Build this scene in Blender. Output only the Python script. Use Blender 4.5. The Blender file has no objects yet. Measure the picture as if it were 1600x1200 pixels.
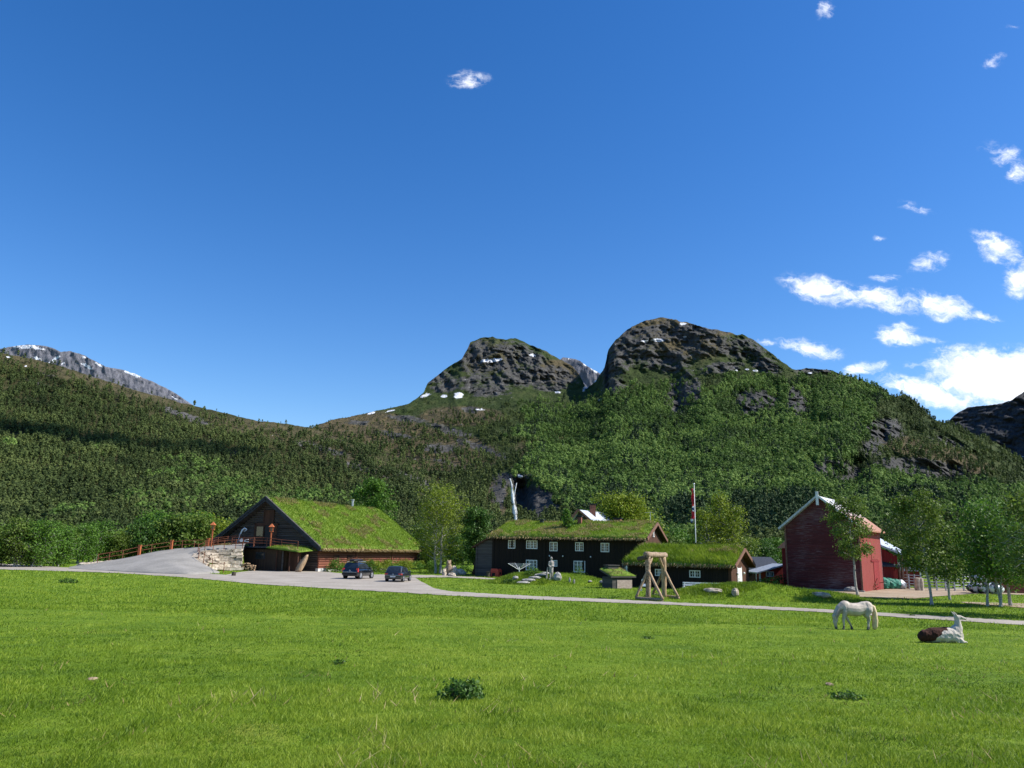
import bpy, math, random
import numpy as np
from mathutils import Vector, Matrix
R = math.radians
C = bpy.context.scene.collection
random.seed(7)

# ------------------------------------------------------------------ camera
F_PX, PITCH, ROLL, CAMZ = 1200.0, R(12.2), R(1.2), 3.3
fw = Vector((0, math.cos(PITCH), math.sin(PITCH)))
up0 = Vector((0, -math.sin(PITCH), math.cos(PITCH)))
rt0 = Vector((1, 0, 0))
rt = rt0 * math.cos(ROLL) + up0 * math.sin(ROLL)
up = -rt0 * math.sin(ROLL) + up0 * math.cos(ROLL)
cam = bpy.data.cameras.new('camera')
cam_o = bpy.data.objects.new('camera', cam)
C.objects.link(cam_o)
cam.sensor_fit = 'HORIZONTAL'
cam.sensor_width = 36.0
cam.lens = F_PX / 1600 * 36.0
cam.clip_start = 0.1
cam.clip_end = 60000
M = Matrix((rt, up, -fw)).transposed().to_4x4()
M.translation = (0, 0, CAMZ)
cam_o.matrix_world = M
bpy.context.scene.camera = cam_o

# ------------------------------------------------------------------ sky, sun, exposure
SUN_EL, SUN_AZ = R(44), R(-4)       # azimuth measured from +X towards +Y
sc = bpy.context.scene
sc.view_settings.view_transform = 'Standard'
sc.view_settings.look = 'None'
sc.view_settings.gamma = 1
sc.view_settings.exposure = 0.76
sun = bpy.data.lights.new('sun', 'SUN')
sun.energy = 4.4
sun.angle = R(0.53)
sun.color = (1.0, 0.955, 0.88)
sun_o = bpy.data.objects.new('sun', sun)
C.objects.link(sun_o)
sd = Vector((math.cos(SUN_EL) * math.cos(SUN_AZ), math.cos(SUN_EL) * math.sin(SUN_AZ), math.sin(SUN_EL)))
sun_o.rotation_euler = sd.to_track_quat('Z', 'Y').to_euler()
sun_o.location = (60, 10, 60)
sc.cycles.max_bounces = 6
sc.cycles.transparent_max_bounces = 8
sc.cycles.volume_bounces = 0


def ray(px, py):
    xc = (px - 800) / F_PX
    yc = -(py - 600) / F_PX
    return fw + rt * xc + up * yc


def at(px, py, Y):
    d = ray(px, py)
    return Vector((0, 0, CAMZ)) + d * (Y / d.y)


def hz(px):
    return 860 + (px - 800) * math.tan(ROLL)


class NT:
    """small helper to write node trees"""
    def __init__(s, tree):
        s.t = tree
        s.t.nodes.clear()

    def n(s, typ, ins=None, **kw):
        nd = s.t.nodes.new(typ)
        for k, v in kw.items():
            setattr(nd, k, v)
        for k, v in (ins or {}).items():
            if isinstance(v, bpy.types.NodeSocket):
                s.t.links.new(v, nd.inputs[k])
            else:
                nd.inputs[k].default_value = v
        return nd

    def math(s, op, a, b=0.0, c=0.0, clamp=False):
        return s.n('ShaderNodeMath', {0: a, 1: b, 2: c}, operation=op, use_clamp=clamp).outputs[0]

    def noise(s, vec, scale, detail=4, rough=.55, dist=0.0):
        return s.n('ShaderNodeTexNoise', {'Vector': vec, 'Scale': scale, 'Detail': detail, 'Roughness': rough, 'Distortion': dist}).outputs['Fac']

    def ramp(s, fac, stops, interp='LINEAR'):
        nd = s.n('ShaderNodeValToRGB', {'Fac': fac})
        cr = nd.color_ramp
        cr.interpolation = interp
        while len(cr.elements) > 1:
            cr.elements.remove(cr.elements[0])
        for i, (p, c) in enumerate(stops):
            e = cr.elements[0] if i == 0 else cr.elements.new(p)
            e.position = p
            e.color = (*c, 1) if len(c) == 3 else c
        return nd.outputs['Color']

    def mix(s, fac, a, b, blend='MIX'):
        nd = s.n('ShaderNodeMix', data_type='RGBA', blend_type=blend)
        for k, v in ((0, fac), (6, a), (7, b)):
            if isinstance(v, bpy.types.NodeSocket):
                s.t.links.new(v, nd.inputs[k])
            else:
                nd.inputs[k].default_value = v if k == 0 else ((*v, 1) if len(v) == 3 else v)
        return nd.outputs[2]

    def smooth(s, v, lo, hi):
        nd = s.n('ShaderNodeMapRange', {'Value': v, 'From Min': lo, 'From Max': hi}, interpolation_type='SMOOTHSTEP')
        return nd.outputs['Result']

    def attr(s, name):
        return s.n('ShaderNodeAttribute', attribute_name=name).outputs['Fac']


# world: physical sky with a few small clouds by direction
world = bpy.data.worlds.new('World')
sc.world = world
world.use_nodes = True
w = NT(world.node_tree)
tc = w.n('ShaderNodeTexCoord').outputs['Generated']
sky = w.n('ShaderNodeTexSky', sky_type='NISHITA', sun_disc=False)
sky.sun_elevation = SUN_EL
sky.sun_rotation = math.pi / 2 - SUN_AZ
sky.altitude = 50
sky.air_density = 1.0
sky.dust_density = 0.25
sky.ozone_density = 3.2
sep = w.n('ShaderNodeSeparateXYZ', {0: tc})
yy = w.math('MAXIMUM', sep.outputs[1], 0.02)
uu = w.math('DIVIDE', sep.outputs[0], yy)
vv = w.math('DIVIDE', sep.outputs[2], yy)
uv = w.n('ShaderNodeCombineXYZ', {0: uu, 1: vv}).outputs[0]
CL = [  # px, py, rx, ry, angle, weight
    (1285, 452, 75, 30, 12, 1.0), (1370, 466, 90, 25, 8, 1.0), (1475, 478, 75, 27, 14, 1.05), (1530, 492, 45, 14, 16, .8),
    (1405, 524, 44, 24, 0, 1.05), (1448, 530, 40, 9, 5, .6), (1268, 545, 62, 19, 9, .95), (1350, 576, 44, 15, -8, .95),
    (1197, 538, 26, 8, 0, .6), (1545, 590, 112, 52, 4, 1.5), (1620, 600, 120, 70, 0, 1.5), (1455, 615, 100, 24, 14, 1.2),
    (1500, 546, 60, 12, 0, .75), (1560, 388, 55, 30, 28, .9), (1592, 435, 30, 45, 30, .85), (1570, 245, 50, 26, 28, .6),
    (1592, 270, 25, 28, 60, .8), (1553, 94, 26, 14, -18, .62), (1290, 16, 17, 26, 20, .72), (730, 124, 44, 22, -6, .72),
    (1432, 322, 44, 15, 15, .5), (1452, 408, 50, 24, -20, .62), (1384, 432, 34, 14, 10, .6), (1434, 572, 34, 8, 0, .62),
    (1590, 550, 30, 8, 0, .7), (1372, 370, 22, 8, 0, .5), (1483, 142, 16, 8, 0, .34), (1578, 42, 26, 8, -15, .4)]
nwarp = w.n('ShaderNodeTexNoise', {'Vector': uv, 'Scale': 22.0, 'Detail': 4.0, 'Roughness': .6})
wv = w.n('ShaderNodeVectorMath', {0: nwarp.outputs['Color'], 1: (.5, .5, .5)}, operation='SUBTRACT').outputs[0]
wv = w.n('ShaderNodeVectorMath', {0: wv, 'Scale': .03}, operation='SCALE').outputs[0]
uvw = w.n('ShaderNodeVectorMath', {0: uv, 1: wv}, operation='ADD').outputs[0]
tot = None
for (cx, cy, rx, ry, an, wt) in CL:
    d = ray(cx, cy)
    u0, v0 = d.x / d.y, d.z / d.y
    k = 1.0 / F_PX / d.y
    m = w.n('ShaderNodeMapping', {'Vector': uvw, 'Location': (u0, v0, 0), 'Rotation': (0, 0, R(-an)), 'Scale': (rx * k * 1.22, ry * k * 1.22, 1)}, vector_type='TEXTURE')
    ln = w.n('ShaderNodeVectorMath', {0: m.outputs[0]}, operation='LENGTH').outputs['Value']
    f = w.math('MULTIPLY', w.math('SUBTRACT', 1.0, ln, clamp=True), wt)
    tot = f if tot is None else w.math('SMOOTH_MAX', tot, f, .10)
n1 = w.noise(w.n('ShaderNodeMapping', {'Vector': uvw, 'Scale': (.8, 1.35, 1), 'Rotation': (0, 0, .12)}).outputs[0], 52.0, 9, .68, .35)
n2 = w.noise(uv, 14.0, 4, .6)
den = w.math('ADD', tot, w.math('MULTIPLY', w.math('SUBTRACT', n1, .5), 1.7))
den = w.math('ADD', den, w.math('MULTIPLY', w.math('SUBTRACT', n2, .5), .4))
fac = w.smooth(den, .16, 1.08)
fac = w.math('MULTIPLY', fac, w.smooth(tot, .14, .42))
hs = w.n('ShaderNodeHueSaturation', {'Color': sky.outputs[0], 'Hue': .509, 'Saturation': 1.33, 'Value': .99}).outputs[0]
cshade = w.ramp(w.noise(uv, 26.0, 5, .6), [(.3, (5.4, 5.9, 6.8)), (.62, (9.0, 9.0, 9.2))])
col = w.mix(fac, hs, cshade)
bg = w.n('ShaderNodeBackground', {'Color': col, 'Strength': 0.105})
wo = w.n('ShaderNodeOutputWorld', {'Surface': bg.outputs[0]})


# ------------------------------------------------------------------ numpy noise
def _h(ix, iy, iz, seed):
    n = (ix * 374761393 + iy * 668265263 + iz * 2147483647 + seed * 1274126177) & 0xffffffff
    n = ((n ^ (n >> 13)) * 1274126177) & 0xffffffff
    return ((n ^ (n >> 16)) & 0xffff) / 65535.0


def vnoise(x, y, z=0.0, seed=0):
    x = np.asarray(x, float); y = np.asarray(y, float); z = np.asarray(z, float) + 0 * x
    xi = np.floor(x).astype(np.int64); yi = np.floor(y).astype(np.int64); zi = np.floor(z).astype(np.int64)
    fx = x - xi; fy = y - yi; fz = z - zi
    fx = fx * fx * (3 - 2 * fx); fy = fy * fy * (3 - 2 * fy); fz = fz * fz * (3 - 2 * fz)
    r = 0
    for a in (0, 1):
        for b in (0, 1):
            for c in (0, 1):
                r = r + _h(xi + a, yi + b, zi + c, seed) * (fx if a else 1 - fx) * (fy if b else 1 - fy) * (fz if c else 1 - fz)
    return r


def fbm(x, y, z=0.0, oct=5, seed=0, gain=.5):
    s = 0; a = 1; t = 0
    for i in range(oct):
        s = s + a * vnoise(x * 2 ** i, y * 2 ** i, np.asarray(z) * 2 ** i, seed + i)
        t += a; a *= gain
    return s / t


def ridged(x, y, z=0.0, oct=5, seed=0):
    s = 0; a = 1; t = 0
    for i in range(oct):
        s = s + a * (1 - np.abs(2 * vnoise(x * 2 ** i, y * 2 ** i, np.asarray(z) * 2 ** i, seed + i) - 1))
        t += a; a *= .5
    return s / t


def sstep(x, a, b):
    t = np.clip((x - a) / (b - a), 0, 1)
    return t * t * (3 - 2 * t)


# ------------------------------------------------------------------ object helpers
def tag(o, label=None, cat=None, group=None, kind=None):
    if label: o['label'] = label
    if cat: o['category'] = cat
    if group: o['group'] = group
    if kind: o['kind'] = kind
    return o


def empty(name, loc, rz=0.0, label=None, cat=None, group=None):
    o = bpy.data.objects.new(name, None)
    C.objects.link(o)
    o.location = loc
    o.rotation_euler = (0, 0, rz)
    o.empty_display_size = .3
    return tag(o, label, cat, group)


def link(name, me, mt, parent=None, smooth=False):
    if mt:
        me.materials.append(mt)
    o = bpy.data.objects.new(name, me)
    C.objects.link(o)
    if parent:
        o.parent = parent
    if smooth:
        me.shade_smooth()
    return o


def mesh_np(name, V, Fc, mt, parent=None, attrs=None, smooth=False):
    V = np.asarray(V, np.float32).reshape(-1, 3)
    Fc = np.asarray(Fc, np.int32)
    me = bpy.data.meshes.new(name)
    k = Fc.shape[1]
    me.vertices.add(len(V)); me.vertices.foreach_set('co', V.ravel())
    me.loops.add(Fc.size); me.loops.foreach_set('vertex_index', Fc.ravel())
    me.polygons.add(len(Fc))
    me.polygons.foreach_set('loop_start', np.arange(0, Fc.size, k, dtype=np.int32))
    me.update(calc_edges=True)
    for an, av in (attrs or {}).items():
        at_ = me.attributes.new(an, 'FLOAT', 'POINT')
        at_.data.foreach_set('value', np.asarray(av, np.float32).ravel())
    return link(name, me, mt, parent, smooth)


def grid_faces(nr, nc):
    i = np.arange(nr - 1)[:, None] * nc + np.arange(nc - 1)[None, :]
    return np.stack([i, i + 1, i + nc + 1, i + nc], -1).reshape(-1, 4)


class MB:
    def __init__(s):
        s.v = []; s.f = []; s.t = []

    def add(s, vs, fs, M=None, tint=.5):
        b = len(s.v)
        for p in vs:
            s.v.append(tuple(M @ Vector(p)) if M else tuple(p))
            s.t.append(tint)
        for f in fs:
            s.f.append([i + b for i in f])
        return s

    def box(s, a, b, M=None, tint=.5):
        x0, y0, z0 = a; x1, y1, z1 = b
        s.add([(x0, y0, z0), (x1, y0, z0), (x1, y1, z0), (x0, y1, z0), (x0, y0, z1), (x1, y0, z1), (x1, y1, z1), (x0, y1, z1)],
              [(0, 3, 2, 1), (4, 5, 6, 7), (0, 1, 5, 4), (1, 2, 6, 5), (2, 3, 7, 6), (3, 0, 4, 7)], M, tint)
        return s

    def beam(s, p, q, wd, ht=None, tint=.5):
        p = Vector(p); q = Vector(q); d = (q - p); L = d.length
        m = Matrix.Translation(p) @ d.to_track_quat('X', 'Z').to_matrix().to_4x4()
        ht = ht or wd
        return s.box((0, -wd / 2, -ht / 2), (L, wd / 2, ht / 2), m, tint)

    def tube(s, pts, rad, n=8, tint=.5, caps=True, jit=0):
        pts = [Vector(p) for p in pts]
        if not isinstance(rad, (list, tuple)): rad = [rad] * len(pts)
        b = len(s.v)
        prev = None
        for i, p in enumerate(pts):
            d = (pts[min(i + 1, len(pts) - 1)] - pts[max(i - 1, 0)]).normalized()
            if prev is None:
                a = d.orthogonal().normalized()
            else:
                a = (prev - d * prev.dot(d)).normalized()
            prev = a
            c = d.cross(a)
            for k in range(n):
                an = 2 * math.pi * k / n
                rr = rad[i] * (1 + (random.uniform(-jit, jit) if jit else 0))
                s.v.append(tuple(p + (a * math.cos(an) + c * math.sin(an)) * rr)); s.t.append(tint)
        for i in range(len(pts) - 1):
            for k in range(n):
                s.f.append([b + i * n + k, b + i * n + (k + 1) % n, b + (i + 1) * n + (k + 1) % n, b + (i + 1) * n + k])
        if caps:
            s.f.append([b + k for k in range(n)][::-1])
            s.f.append([b + (len(pts) - 1) * n + k for k in range(n)])
        return s

    def ball(s, c, r, seg=10, rings=7, tint=.5, M=None, jit=0):
        r = r if isinstance(r, (list, tuple)) else (r, r, r)
        vs = []; fs = []
        c = Vector(c)
        for i in range(rings + 1):
            th = math.pi * i / rings
            for k in range(seg):
                an = 2 * math.pi * k / seg
                j = 1 + (random.uniform(-jit, jit) if jit else 0)
                vs.append(c + Vector((r[0] * math.sin(th) * math.cos(an) * j, r[1] * math.sin(th) * math.sin(an) * j, r[2] * math.cos(th) * j)))
        for i in range(rings):
            for k in range(seg):
                a, b_, c_, d = i * seg + k, i * seg + (k + 1) % seg, (i + 1) * seg + (k + 1) % seg, (i + 1) * seg + k
                fs.append((a, d, c_, b_))
        return s.add(vs, fs, M, tint)

    def prism(s, poly, y0, y1, tint=.5, M=None):
        """poly in xz, extruded in y"""
        n = len(poly)
        vs = [(x, y0, z) for x, z in poly] + [(x, y1, z) for x, z in poly]
        fs = [tuple(range(n)), tuple(range(2 * n - 1, n - 1, -1))] + [(i, i + n, (i + 1) % n + n, (i + 1) % n) for i in range(n)]
        return s.add(vs, fs, M, tint)

    def nadd(s, V, Fc, T):
        b = len(s.v)
        s.v.extend(map(tuple, np.asarray(V).reshape(-1, 3).tolist()))
        s.f.extend((np.asarray(Fc) + b).tolist())
        s.t.extend(np.asarray(T).tolist())
        return s

    def build(s, name, mt, parent=None, smooth=False):
        me = bpy.data.meshes.new(name)
        me.from_pydata(s.v, [], s.f)
        a = me.attributes.new('tint', 'FLOAT', 'POINT')
        a.data.foreach_set('value', np.asarray(s.t, np.float32))
        me.update()
        return link(name, me, mt, parent, smooth)


def dup(root, loc, rz=0, scale=1.0, label=None):
    r = root.copy(); C.objects.link(r)
    r.location = loc; r.rotation_euler = (0, 0, rz)
    r.scale = (scale,) * 3 if not isinstance(scale, tuple) else scale
    if label: r['label'] = label
    for ch in list(root.children):
        c = ch.copy(); C.objects.link(c); c.parent = r
        for g in ch.children:
            d = g.copy(); C.objects.link(d); d.parent = c
    return r


def fuse(name, mb, mt, parent=None, voxel=.03, smooth_it=4, tintfn=None, shag=0):
    """one continuous skin from overlapping volumes"""
    me = bpy.data.meshes.new(name)
    me.from_pydata(mb.v, [], mb.f)
    import bmesh
    bm = bmesh.new(); bm.from_mesh(me)
    bmesh.ops.remove_doubles(bm, verts=bm.verts, dist=1e-5)
    bmesh.ops.recalc_face_normals(bm, faces=bm.faces)
    bm.to_mesh(me); bm.free()
    o = bpy.data.objects.new(name, me); C.objects.link(o)
    m1 = o.modifiers.new('r', 'REMESH'); m1.mode = 'VOXEL'; m1.voxel_size = voxel
    m2 = o.modifiers.new('s', 'SMOOTH'); m2.iterations = smooth_it; m2.factor = .5
    dg = bpy.context.evaluated_depsgraph_get()
    m = bpy.data.meshes.new_from_object(o.evaluated_get(dg), depsgraph=dg)
    bpy.data.objects.remove(o)
    if shag:
        co = np.empty(len(m.vertices) * 3, np.float32); m.vertices.foreach_get('co', co); co = co.reshape(-1, 3)
        k = (fbm(co[:, 0] * 11, co[:, 1] * 11, co[:, 2] * 7, 3, 5) - .5) * 2 * shag
        nn = np.empty(len(m.vertices) * 3, np.float32); m.vertices.foreach_get('normal', nn)
        if co[:, 2].max() < 1.3: k = k * (1 - .9 * sstep(co[:, 2], .35, .65))
        co = co + nn.reshape(-1, 3) * k[:, None]
        m.vertices.foreach_set('co', co.astype(np.float32).ravel())
    if tintfn:
        co = np.empty(len(m.vertices) * 3, np.float32); m.vertices.foreach_get('co', co); co = co.reshape(-1, 3)
        a = m.attributes.new('tint', 'FLOAT', 'POINT')
        a.data.foreach_set('value', tintfn(co).astype(np.float32))
    return link(name, m, mt, parent, True)


# ------------------------------------------------------------------ materials
MATS = {}


def newmat(name):
    m = bpy.data.materials.new(name)
    m.use_nodes = True
    t = NT(m.node_tree)
    MATS[name] = m
    return m, t


def finish(t, color, rough=.8, bump=None, bstr=.4, bdist=.05, metal=0.0, spec=.3, trans=None, coat=0.0):
    pr = t.n('ShaderNodeBsdfPrincipled', {'Base Color': color if isinstance(color, bpy.types.NodeSocket) else (*color, 1), 'Roughness': rough, 'Metallic': metal, 'Specular IOR Level': spec, 'Coat Weight': coat})
    if bump is not None:
        b = t.n('ShaderNodeBump', {'Height': bump, 'Strength': bstr, 'Distance': bdist})
        t.t.links.new(b.outputs[0], pr.inputs['Normal'])
    out = pr.outputs[0]
    if trans:
        tr = t.n('ShaderNodeBsdfTranslucent', {'Color': color if isinstance(color, bpy.types.NodeSocket) else (*color, 1)})
        out = t.n('ShaderNodeMixShader', {0: trans, 1: out, 2: tr.outputs[0]}).outputs[0]
    t.n('ShaderNodeOutputMaterial', {'Surface': out})


def simple(name, a, b=None, scale=6.0, rough=.7, bstr=.3, bdist=.02, metal=0.0, spec=.3, stretch=(1, 1, 1), coat=0.0, lo=.35, hi=.65, tint=0.0):
    m, t = newmat(name)
    oc = t.n('ShaderNodeTexCoord').outputs['Object']
    mp = t.n('ShaderNodeMapping', {'Vector': oc, 'Scale': stretch}).outputs[0]
    n = t.noise(mp, scale, 6, .62)
    col = t.ramp(n, [(lo, a), (hi, b or tuple(min(1, c * 1.5) for c in a))])
    if tint:
        k = t.math('ADD', 1 - tint, t.math('MULTIPLY', t.attr('tint'), 2 * tint))
        col = t.mix(1.0, col, t.n('ShaderNodeCombineXYZ', {0: k, 1: k, 2: k}).outputs[0], 'MULTIPLY')
    finish(t, col, rough, n, bstr, bdist, metal, spec, coat=coat)
    return m


def boards(name, a, b, period=.16, vertical=True, worn=None, wornamt=.5, rough=.8, gap=.5):
    """plank walls: grooves as bump and dark gaps, weathered streaks along the grain"""
    m, t = newmat(name)
    oc = t.n('ShaderNodeTexCoord').outputs['Object']
    sp = t.n('ShaderNodeSeparateXYZ', {0: oc})
    if vertical:
        u = t.math('ADD', sp.outputs[0], sp.outputs[1]); st = (9, 9, .7)
    else:
        u = sp.outputs[2]; st = (.6, .6, 14)
    q = t.math('DIVIDE', u, period)
    fr = t.math('FRACT', q)
    cell = t.math('FLOOR', q)
    edge = t.smooth(t.math('ABSOLUTE', t.math('SUBTRACT', fr, .5)), .5, .38)
    mp = t.n('ShaderNodeMapping', {'Vector': oc, 'Scale': st}).outputs[0]
    n = t.noise(mp, 1.0, 7, .65)
    cn = t.n('ShaderNodeTexWhiteNoise', {'W': cell}, noise_dimensions='1D').outputs['Value']
    f = t.math('ADD', t.math('MULTIPLY', n, .8), t.math('MULTIPLY', cn, .25))
    col = t.ramp(f, [(.3, a), (.75, b)])
    if worn:
        wn = t.noise(mp, 1.7, 8, .7)
        big = t.noise(oc, .35, 3, .5)
        wf = t.smooth(t.math('ADD', t.math('MULTIPLY', wn, .75), t.math('MULTIPLY', big, .35)), .66 - .12 * wornamt, .8 - .1 * wornamt)
        col = t.mix(wf, col, worn)
    col = t.mix(t.math('MULTIPLY', t.math('SUBTRACT', 1.0, edge), gap), col, (a[0] * .35, a[1] * .35, a[2] * .35))
    finish(t, col, rough, t.math('ADD', edge, t.math('MULTIPLY', n, .3)), .6, .02)
    return m


def foliage(name, dark, mid, light, trans=.25, rough=.55, nscale=.6, namp=.3):
    m, t = newmat(name)
    ti = t.attr('tint')
    gm = t.n('ShaderNodeNewGeometry').outputs['Position']
    n = t.noise(gm, nscale, 3, .6)
    f = t.math('ADD', t.math('MULTIPLY', ti, .75), t.math('MULTIPLY', t.math('SUBTRACT', n, .5), namp)); f = t.math('ADD', f, .15)
    col = t.ramp(f, [(.12, dark), (.5, mid), (.9, light)])
    finish(t, col, rough, spec=.25, trans=trans)
    return m


M_LEAF = foliage('leaves_green', (.032, .080, .010), (.085, .180, .018), (.16, .29, .032), .32)
M_LEAFY = foliage('leaves_yellowgreen', (.065, .095, .008), (.165, .225, .014), (.30, .36, .030), .35)
M_LEAFD = foliage('leaves_dark', (.020, .052, .010), (.052, .118, .016), (.11, .21, .028), .3)
M_LEAFO = foliage('leaves_olive', (.045, .075, .012), (.105, .165, .022), (.20, .28, .045), .35)
M_PINE = foliage('forest_pine', (.026, .044, .011), (.060, .088, .022), (.115, .150, .040), .22, .8, .012, 1.5)
M_BIRCHWOOD = foliage('forest_birch', (.040, .078, .015), (.096, .168, .030), (.180, .270, .060), .25, .8, .010, 1.7)
M_SPRUCE = foliage('forest_spruce', (.014, .032, .011), (.030, .058, .020), (.060, .100, .034), .1, .8, .012, .8)
M_BLADE = foliage('grass_blades', (.066, .132, .010), (.182, .278, .016), (.33, .41, .046), .42, .55, .9, .8)
M_BIRCHBARK = simple('birch_bark', (.05, .045, .04), (.40, .38, .34), 6, .8, .5, .02, stretch=(1, 1, 2.5), lo=.36, hi=.46)
M_BARK = simple('bark', (.035, .028, .02), (.10, .085, .06), 7, .9, .6, .03, stretch=(2, 2, .6))
M_LOG = boards('tarred_logs', (.034, .028, .025), (.12, .10, .09), .30, False, (.17, .15, .14), .35)
M_REDLOG = boards('red_brown_logs', (.12, .040, .024), (.30, .11, .065), .30, False, (.38, .26, .19), .35, gap=.6)
M_DARKWOOD = boards('tarred_boards', (.0075, .0052, .0035), (.020, .0125, .008), .20, True)
M_GREYWOOD = boards('grey_boards', (.035, .033, .030), (.095, .088, .080), .22, False, (.15, .14, .13), .4)
M_BROWNWOOD = boards('brown_boards', (.045, .020, .012), (.105, .046, .026), .2, True)
M_SHEDWOOD = boards('shelter_boards', (.022, .014, .009), (.07, .045, .028), .22, True)
M_REDBARN = boards('weathered_red_boards', (.055, .010, .012), (.115, .021, .023), .17, False, (.19, .13, .14), .95)
M_REDSIDE = boards('red_painted_boards', (.19, .032, .024), (.28, .050, .036), .17, True, (.35, .12, .10), .1, gap=.25)
M_REDNEW = boards('deep_red_boards', (.18, .014, .014), (.29, .026, .024), .15, True, gap=.5)
M_TRIM = simple('dark_trim', (.012, .014, .020), (.035, .040, .052), 3, .6)
M_BARGE = simple('red_brown_trim', (.12, .06, .04), (.23, .125, .085), 4, .8, stretch=(1, 1, 1))
M_WHITE = simple('white_paint', (.62, .63, .62), (.80, .80, .78), 5, .5, .1)
M_GLASS, _t = newmat('window_glass')
_n = _t.noise(_t.n('ShaderNodeTexCoord').outputs['Object'], 1.3, 3)
finish(_t, _t.ramp(_n, [(.35, (.012, .016, .018)), (.7, (.05, .06, .06))]), .06, spec=.6)
M_BRICK = simple('brick', (.16, .06, .04), (.32, .13, .09), 9, .9)
M_CONCRETE = simple('limewash', (.5, .48, .44), (.68, .66, .62), 4, .9)
M_RUST = simple('rusty_steel', (.10, .035, .020), (.24, .085, .045), 9, .85)
M_ORANGE = simple('orange_stain', (.32, .085, .030), (.50, .15, .06), 7, .7)
M_STEEL = simple('galvanised_steel', (.30, .32, .34), (.52, .54, .56), 4, .45, metal=.3)
M_TIN = simple('tin_roof', (.36, .40, .46), (.60, .64, .70), 2, .45, stretch=(6, 1, 1), metal=.2)
M_PATCHTIN, _t = newmat('patchy_tin')
_oc = _t.n('ShaderNodeTexCoord').outputs['Object']
_x = _t.n('ShaderNodeSeparateXYZ', {0: _oc}).outputs[0]
_n = _t.noise(_t.n('ShaderNodeMapping', {'Vector': _oc, 'Scale': (.5, 3, .5)}).outputs[0], 1.5, 5, .65)
_f = _t.smooth(_t.math('ADD', _t.math('MULTIPLY', _x, .12), _t.math('MULTIPLY', _n, .9)), .98, 1.22)
finish(_t, _t.mix(_f, (.50, .50, .52), _t.ramp(_n, [(.35, (.24, .10, .05)), (.65, (.42, .20, .12))])), .6, _n, .3, .02)
M_ORTIN = simple('rusted_orange_tin', (.55, .18, .07), (.80, .32, .16), 2, .7, stretch=(9, 1, 1))
M_SLATE = simple('dark_roofing', (.018, .022, .030), (.050, .056, .068), 3, .7, stretch=(5, 1, 1))
M_PEELED = simple('peeled_log', (.20, .12, .065), (.50, .36, .22), 7, .75, .4, stretch=(3, 3, .5))
M_BARKLOG = simple('rough_log', (.13, .085, .055), (.42, .31, .21), 9, .85, .5)
M_STONEW = simple('pale_stone', (.26, .21, .15), (.62, .53, .42), 3.2, .9, .5, .04, tint=.35)
M_STONE = simple('grey_stone', (.17, .165, .155), (.38, .36, .33), 4, .9, .5, .04, tint=.3)
M_STATUE = simple('carved_wood', (.20, .18, .16), (.42, .39, .35), 6, .85)
M_STRAW = foliage('straw', (.16, .11, .045), (.34, .25, .11), (.56, .44, .24), .2, .8, 1.5)
M_CARPAINT = simple('navy_car_paint', (.004, .006, .009), (.006, .008, .013), 2, .25, 0, spec=.5, coat=1.0)
M_CARGREY = simple('dark_grey_car_paint', (.012, .015, .021), (.016, .020, .028), 2, .28, 0, spec=.5, coat=1.0)
M_BLACKP = simple('black_plastic_and_openings', (.008, .008, .009), (.016, .016, .018), 6, .55)
M_TYRE = simple('tyre_rubber', (.010, .010, .010), (.022, .022, .022), 9, .85)
M_RIM = simple('alloy_rim', (.45, .46, .48), (.62, .63, .65), 4, .3, metal=.7)
M_TAIL = simple('tail_lamp', (.45, .02, .02), (.62, .05, .05), 4, .2, spec=.6)
M_CARGLASS = simple('car_glass', (.012, .016, .022), (.03, .04, .05), 1.5, .05, 0, spec=.8)
M_PLATE = simple('number_plate', (.7, .7, .7), (.8, .8, .8), 3, .4)
M_GREEN = simple('green_netting', (.012, .10, .065), (.06, .28, .19), 4, .6)
M_RED = simple('red_lacquer', (.50, .045, .025), (.62, .075, .045), 4, .5)
M_FLAGR = simple('flag_red', (.50, .02, .035), (.62, .035, .05), 3, .8)
M_FLAGB = simple('flag_blue', (.01, .03, .16), (.015, .04, .2), 3, .8)
M_TURFSOIL, _t = newmat('sod')
_p = _t.n('ShaderNodeNewGeometry').outputs['Position']
_n = _t.noise(_p, 1.6, 6, .65); _n2 = _t.noise(_p, .45, 4, .6)
_c = _t.ramp(_n, [(.3, (.052, .10, .011)), (.5, (.11, .18, .018)), (.72, (.20, .25, .035))])
_c = _t.mix(_t.smooth(_n2, .60, .72), _c, (.27, .22, .085))
finish(_t, _c, .95, _n, .8, .12)


def two_tone(name, a, b, var=.12, rough=.8, nscale=25, bstr=.3):
    m, t = newmat(name)
    oc = t.n('ShaderNodeTexCoord').outputs['Object']
    n = t.noise(oc, nscale, 5, .65)
    n2 = t.noise(oc, 4.5, 4, .6)
    f = t.smooth(t.attr('tint'), .42, .58)
    ca = t.ramp(n2, [(.3, tuple(c * (1 - var * 2) for c in a)), (.65, a)])
    cb = t.ramp(n, [(.3, tuple(c * .5 for c in b)), (.7, tuple(c * 1.6 for c in b))])
    finish(t, t.mix(f, ca, cb), rough, n, bstr, .02)
    return m


M_HORSE = two_tone('horse_coat', (.52, .45, .37), (.10, .09, .08), .2, .8, 14, .35)
M_MANE = simple('horse_tail_hair', (.42, .31, .16), (.80, .66, .42), 7, .7, .6, .02, stretch=(8, 8, .6))
M_LLAMA = two_tone('llama_wool', (.57, .51, .43), (.045, .016, .009), .14, .95, 16, 1.0)


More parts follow.
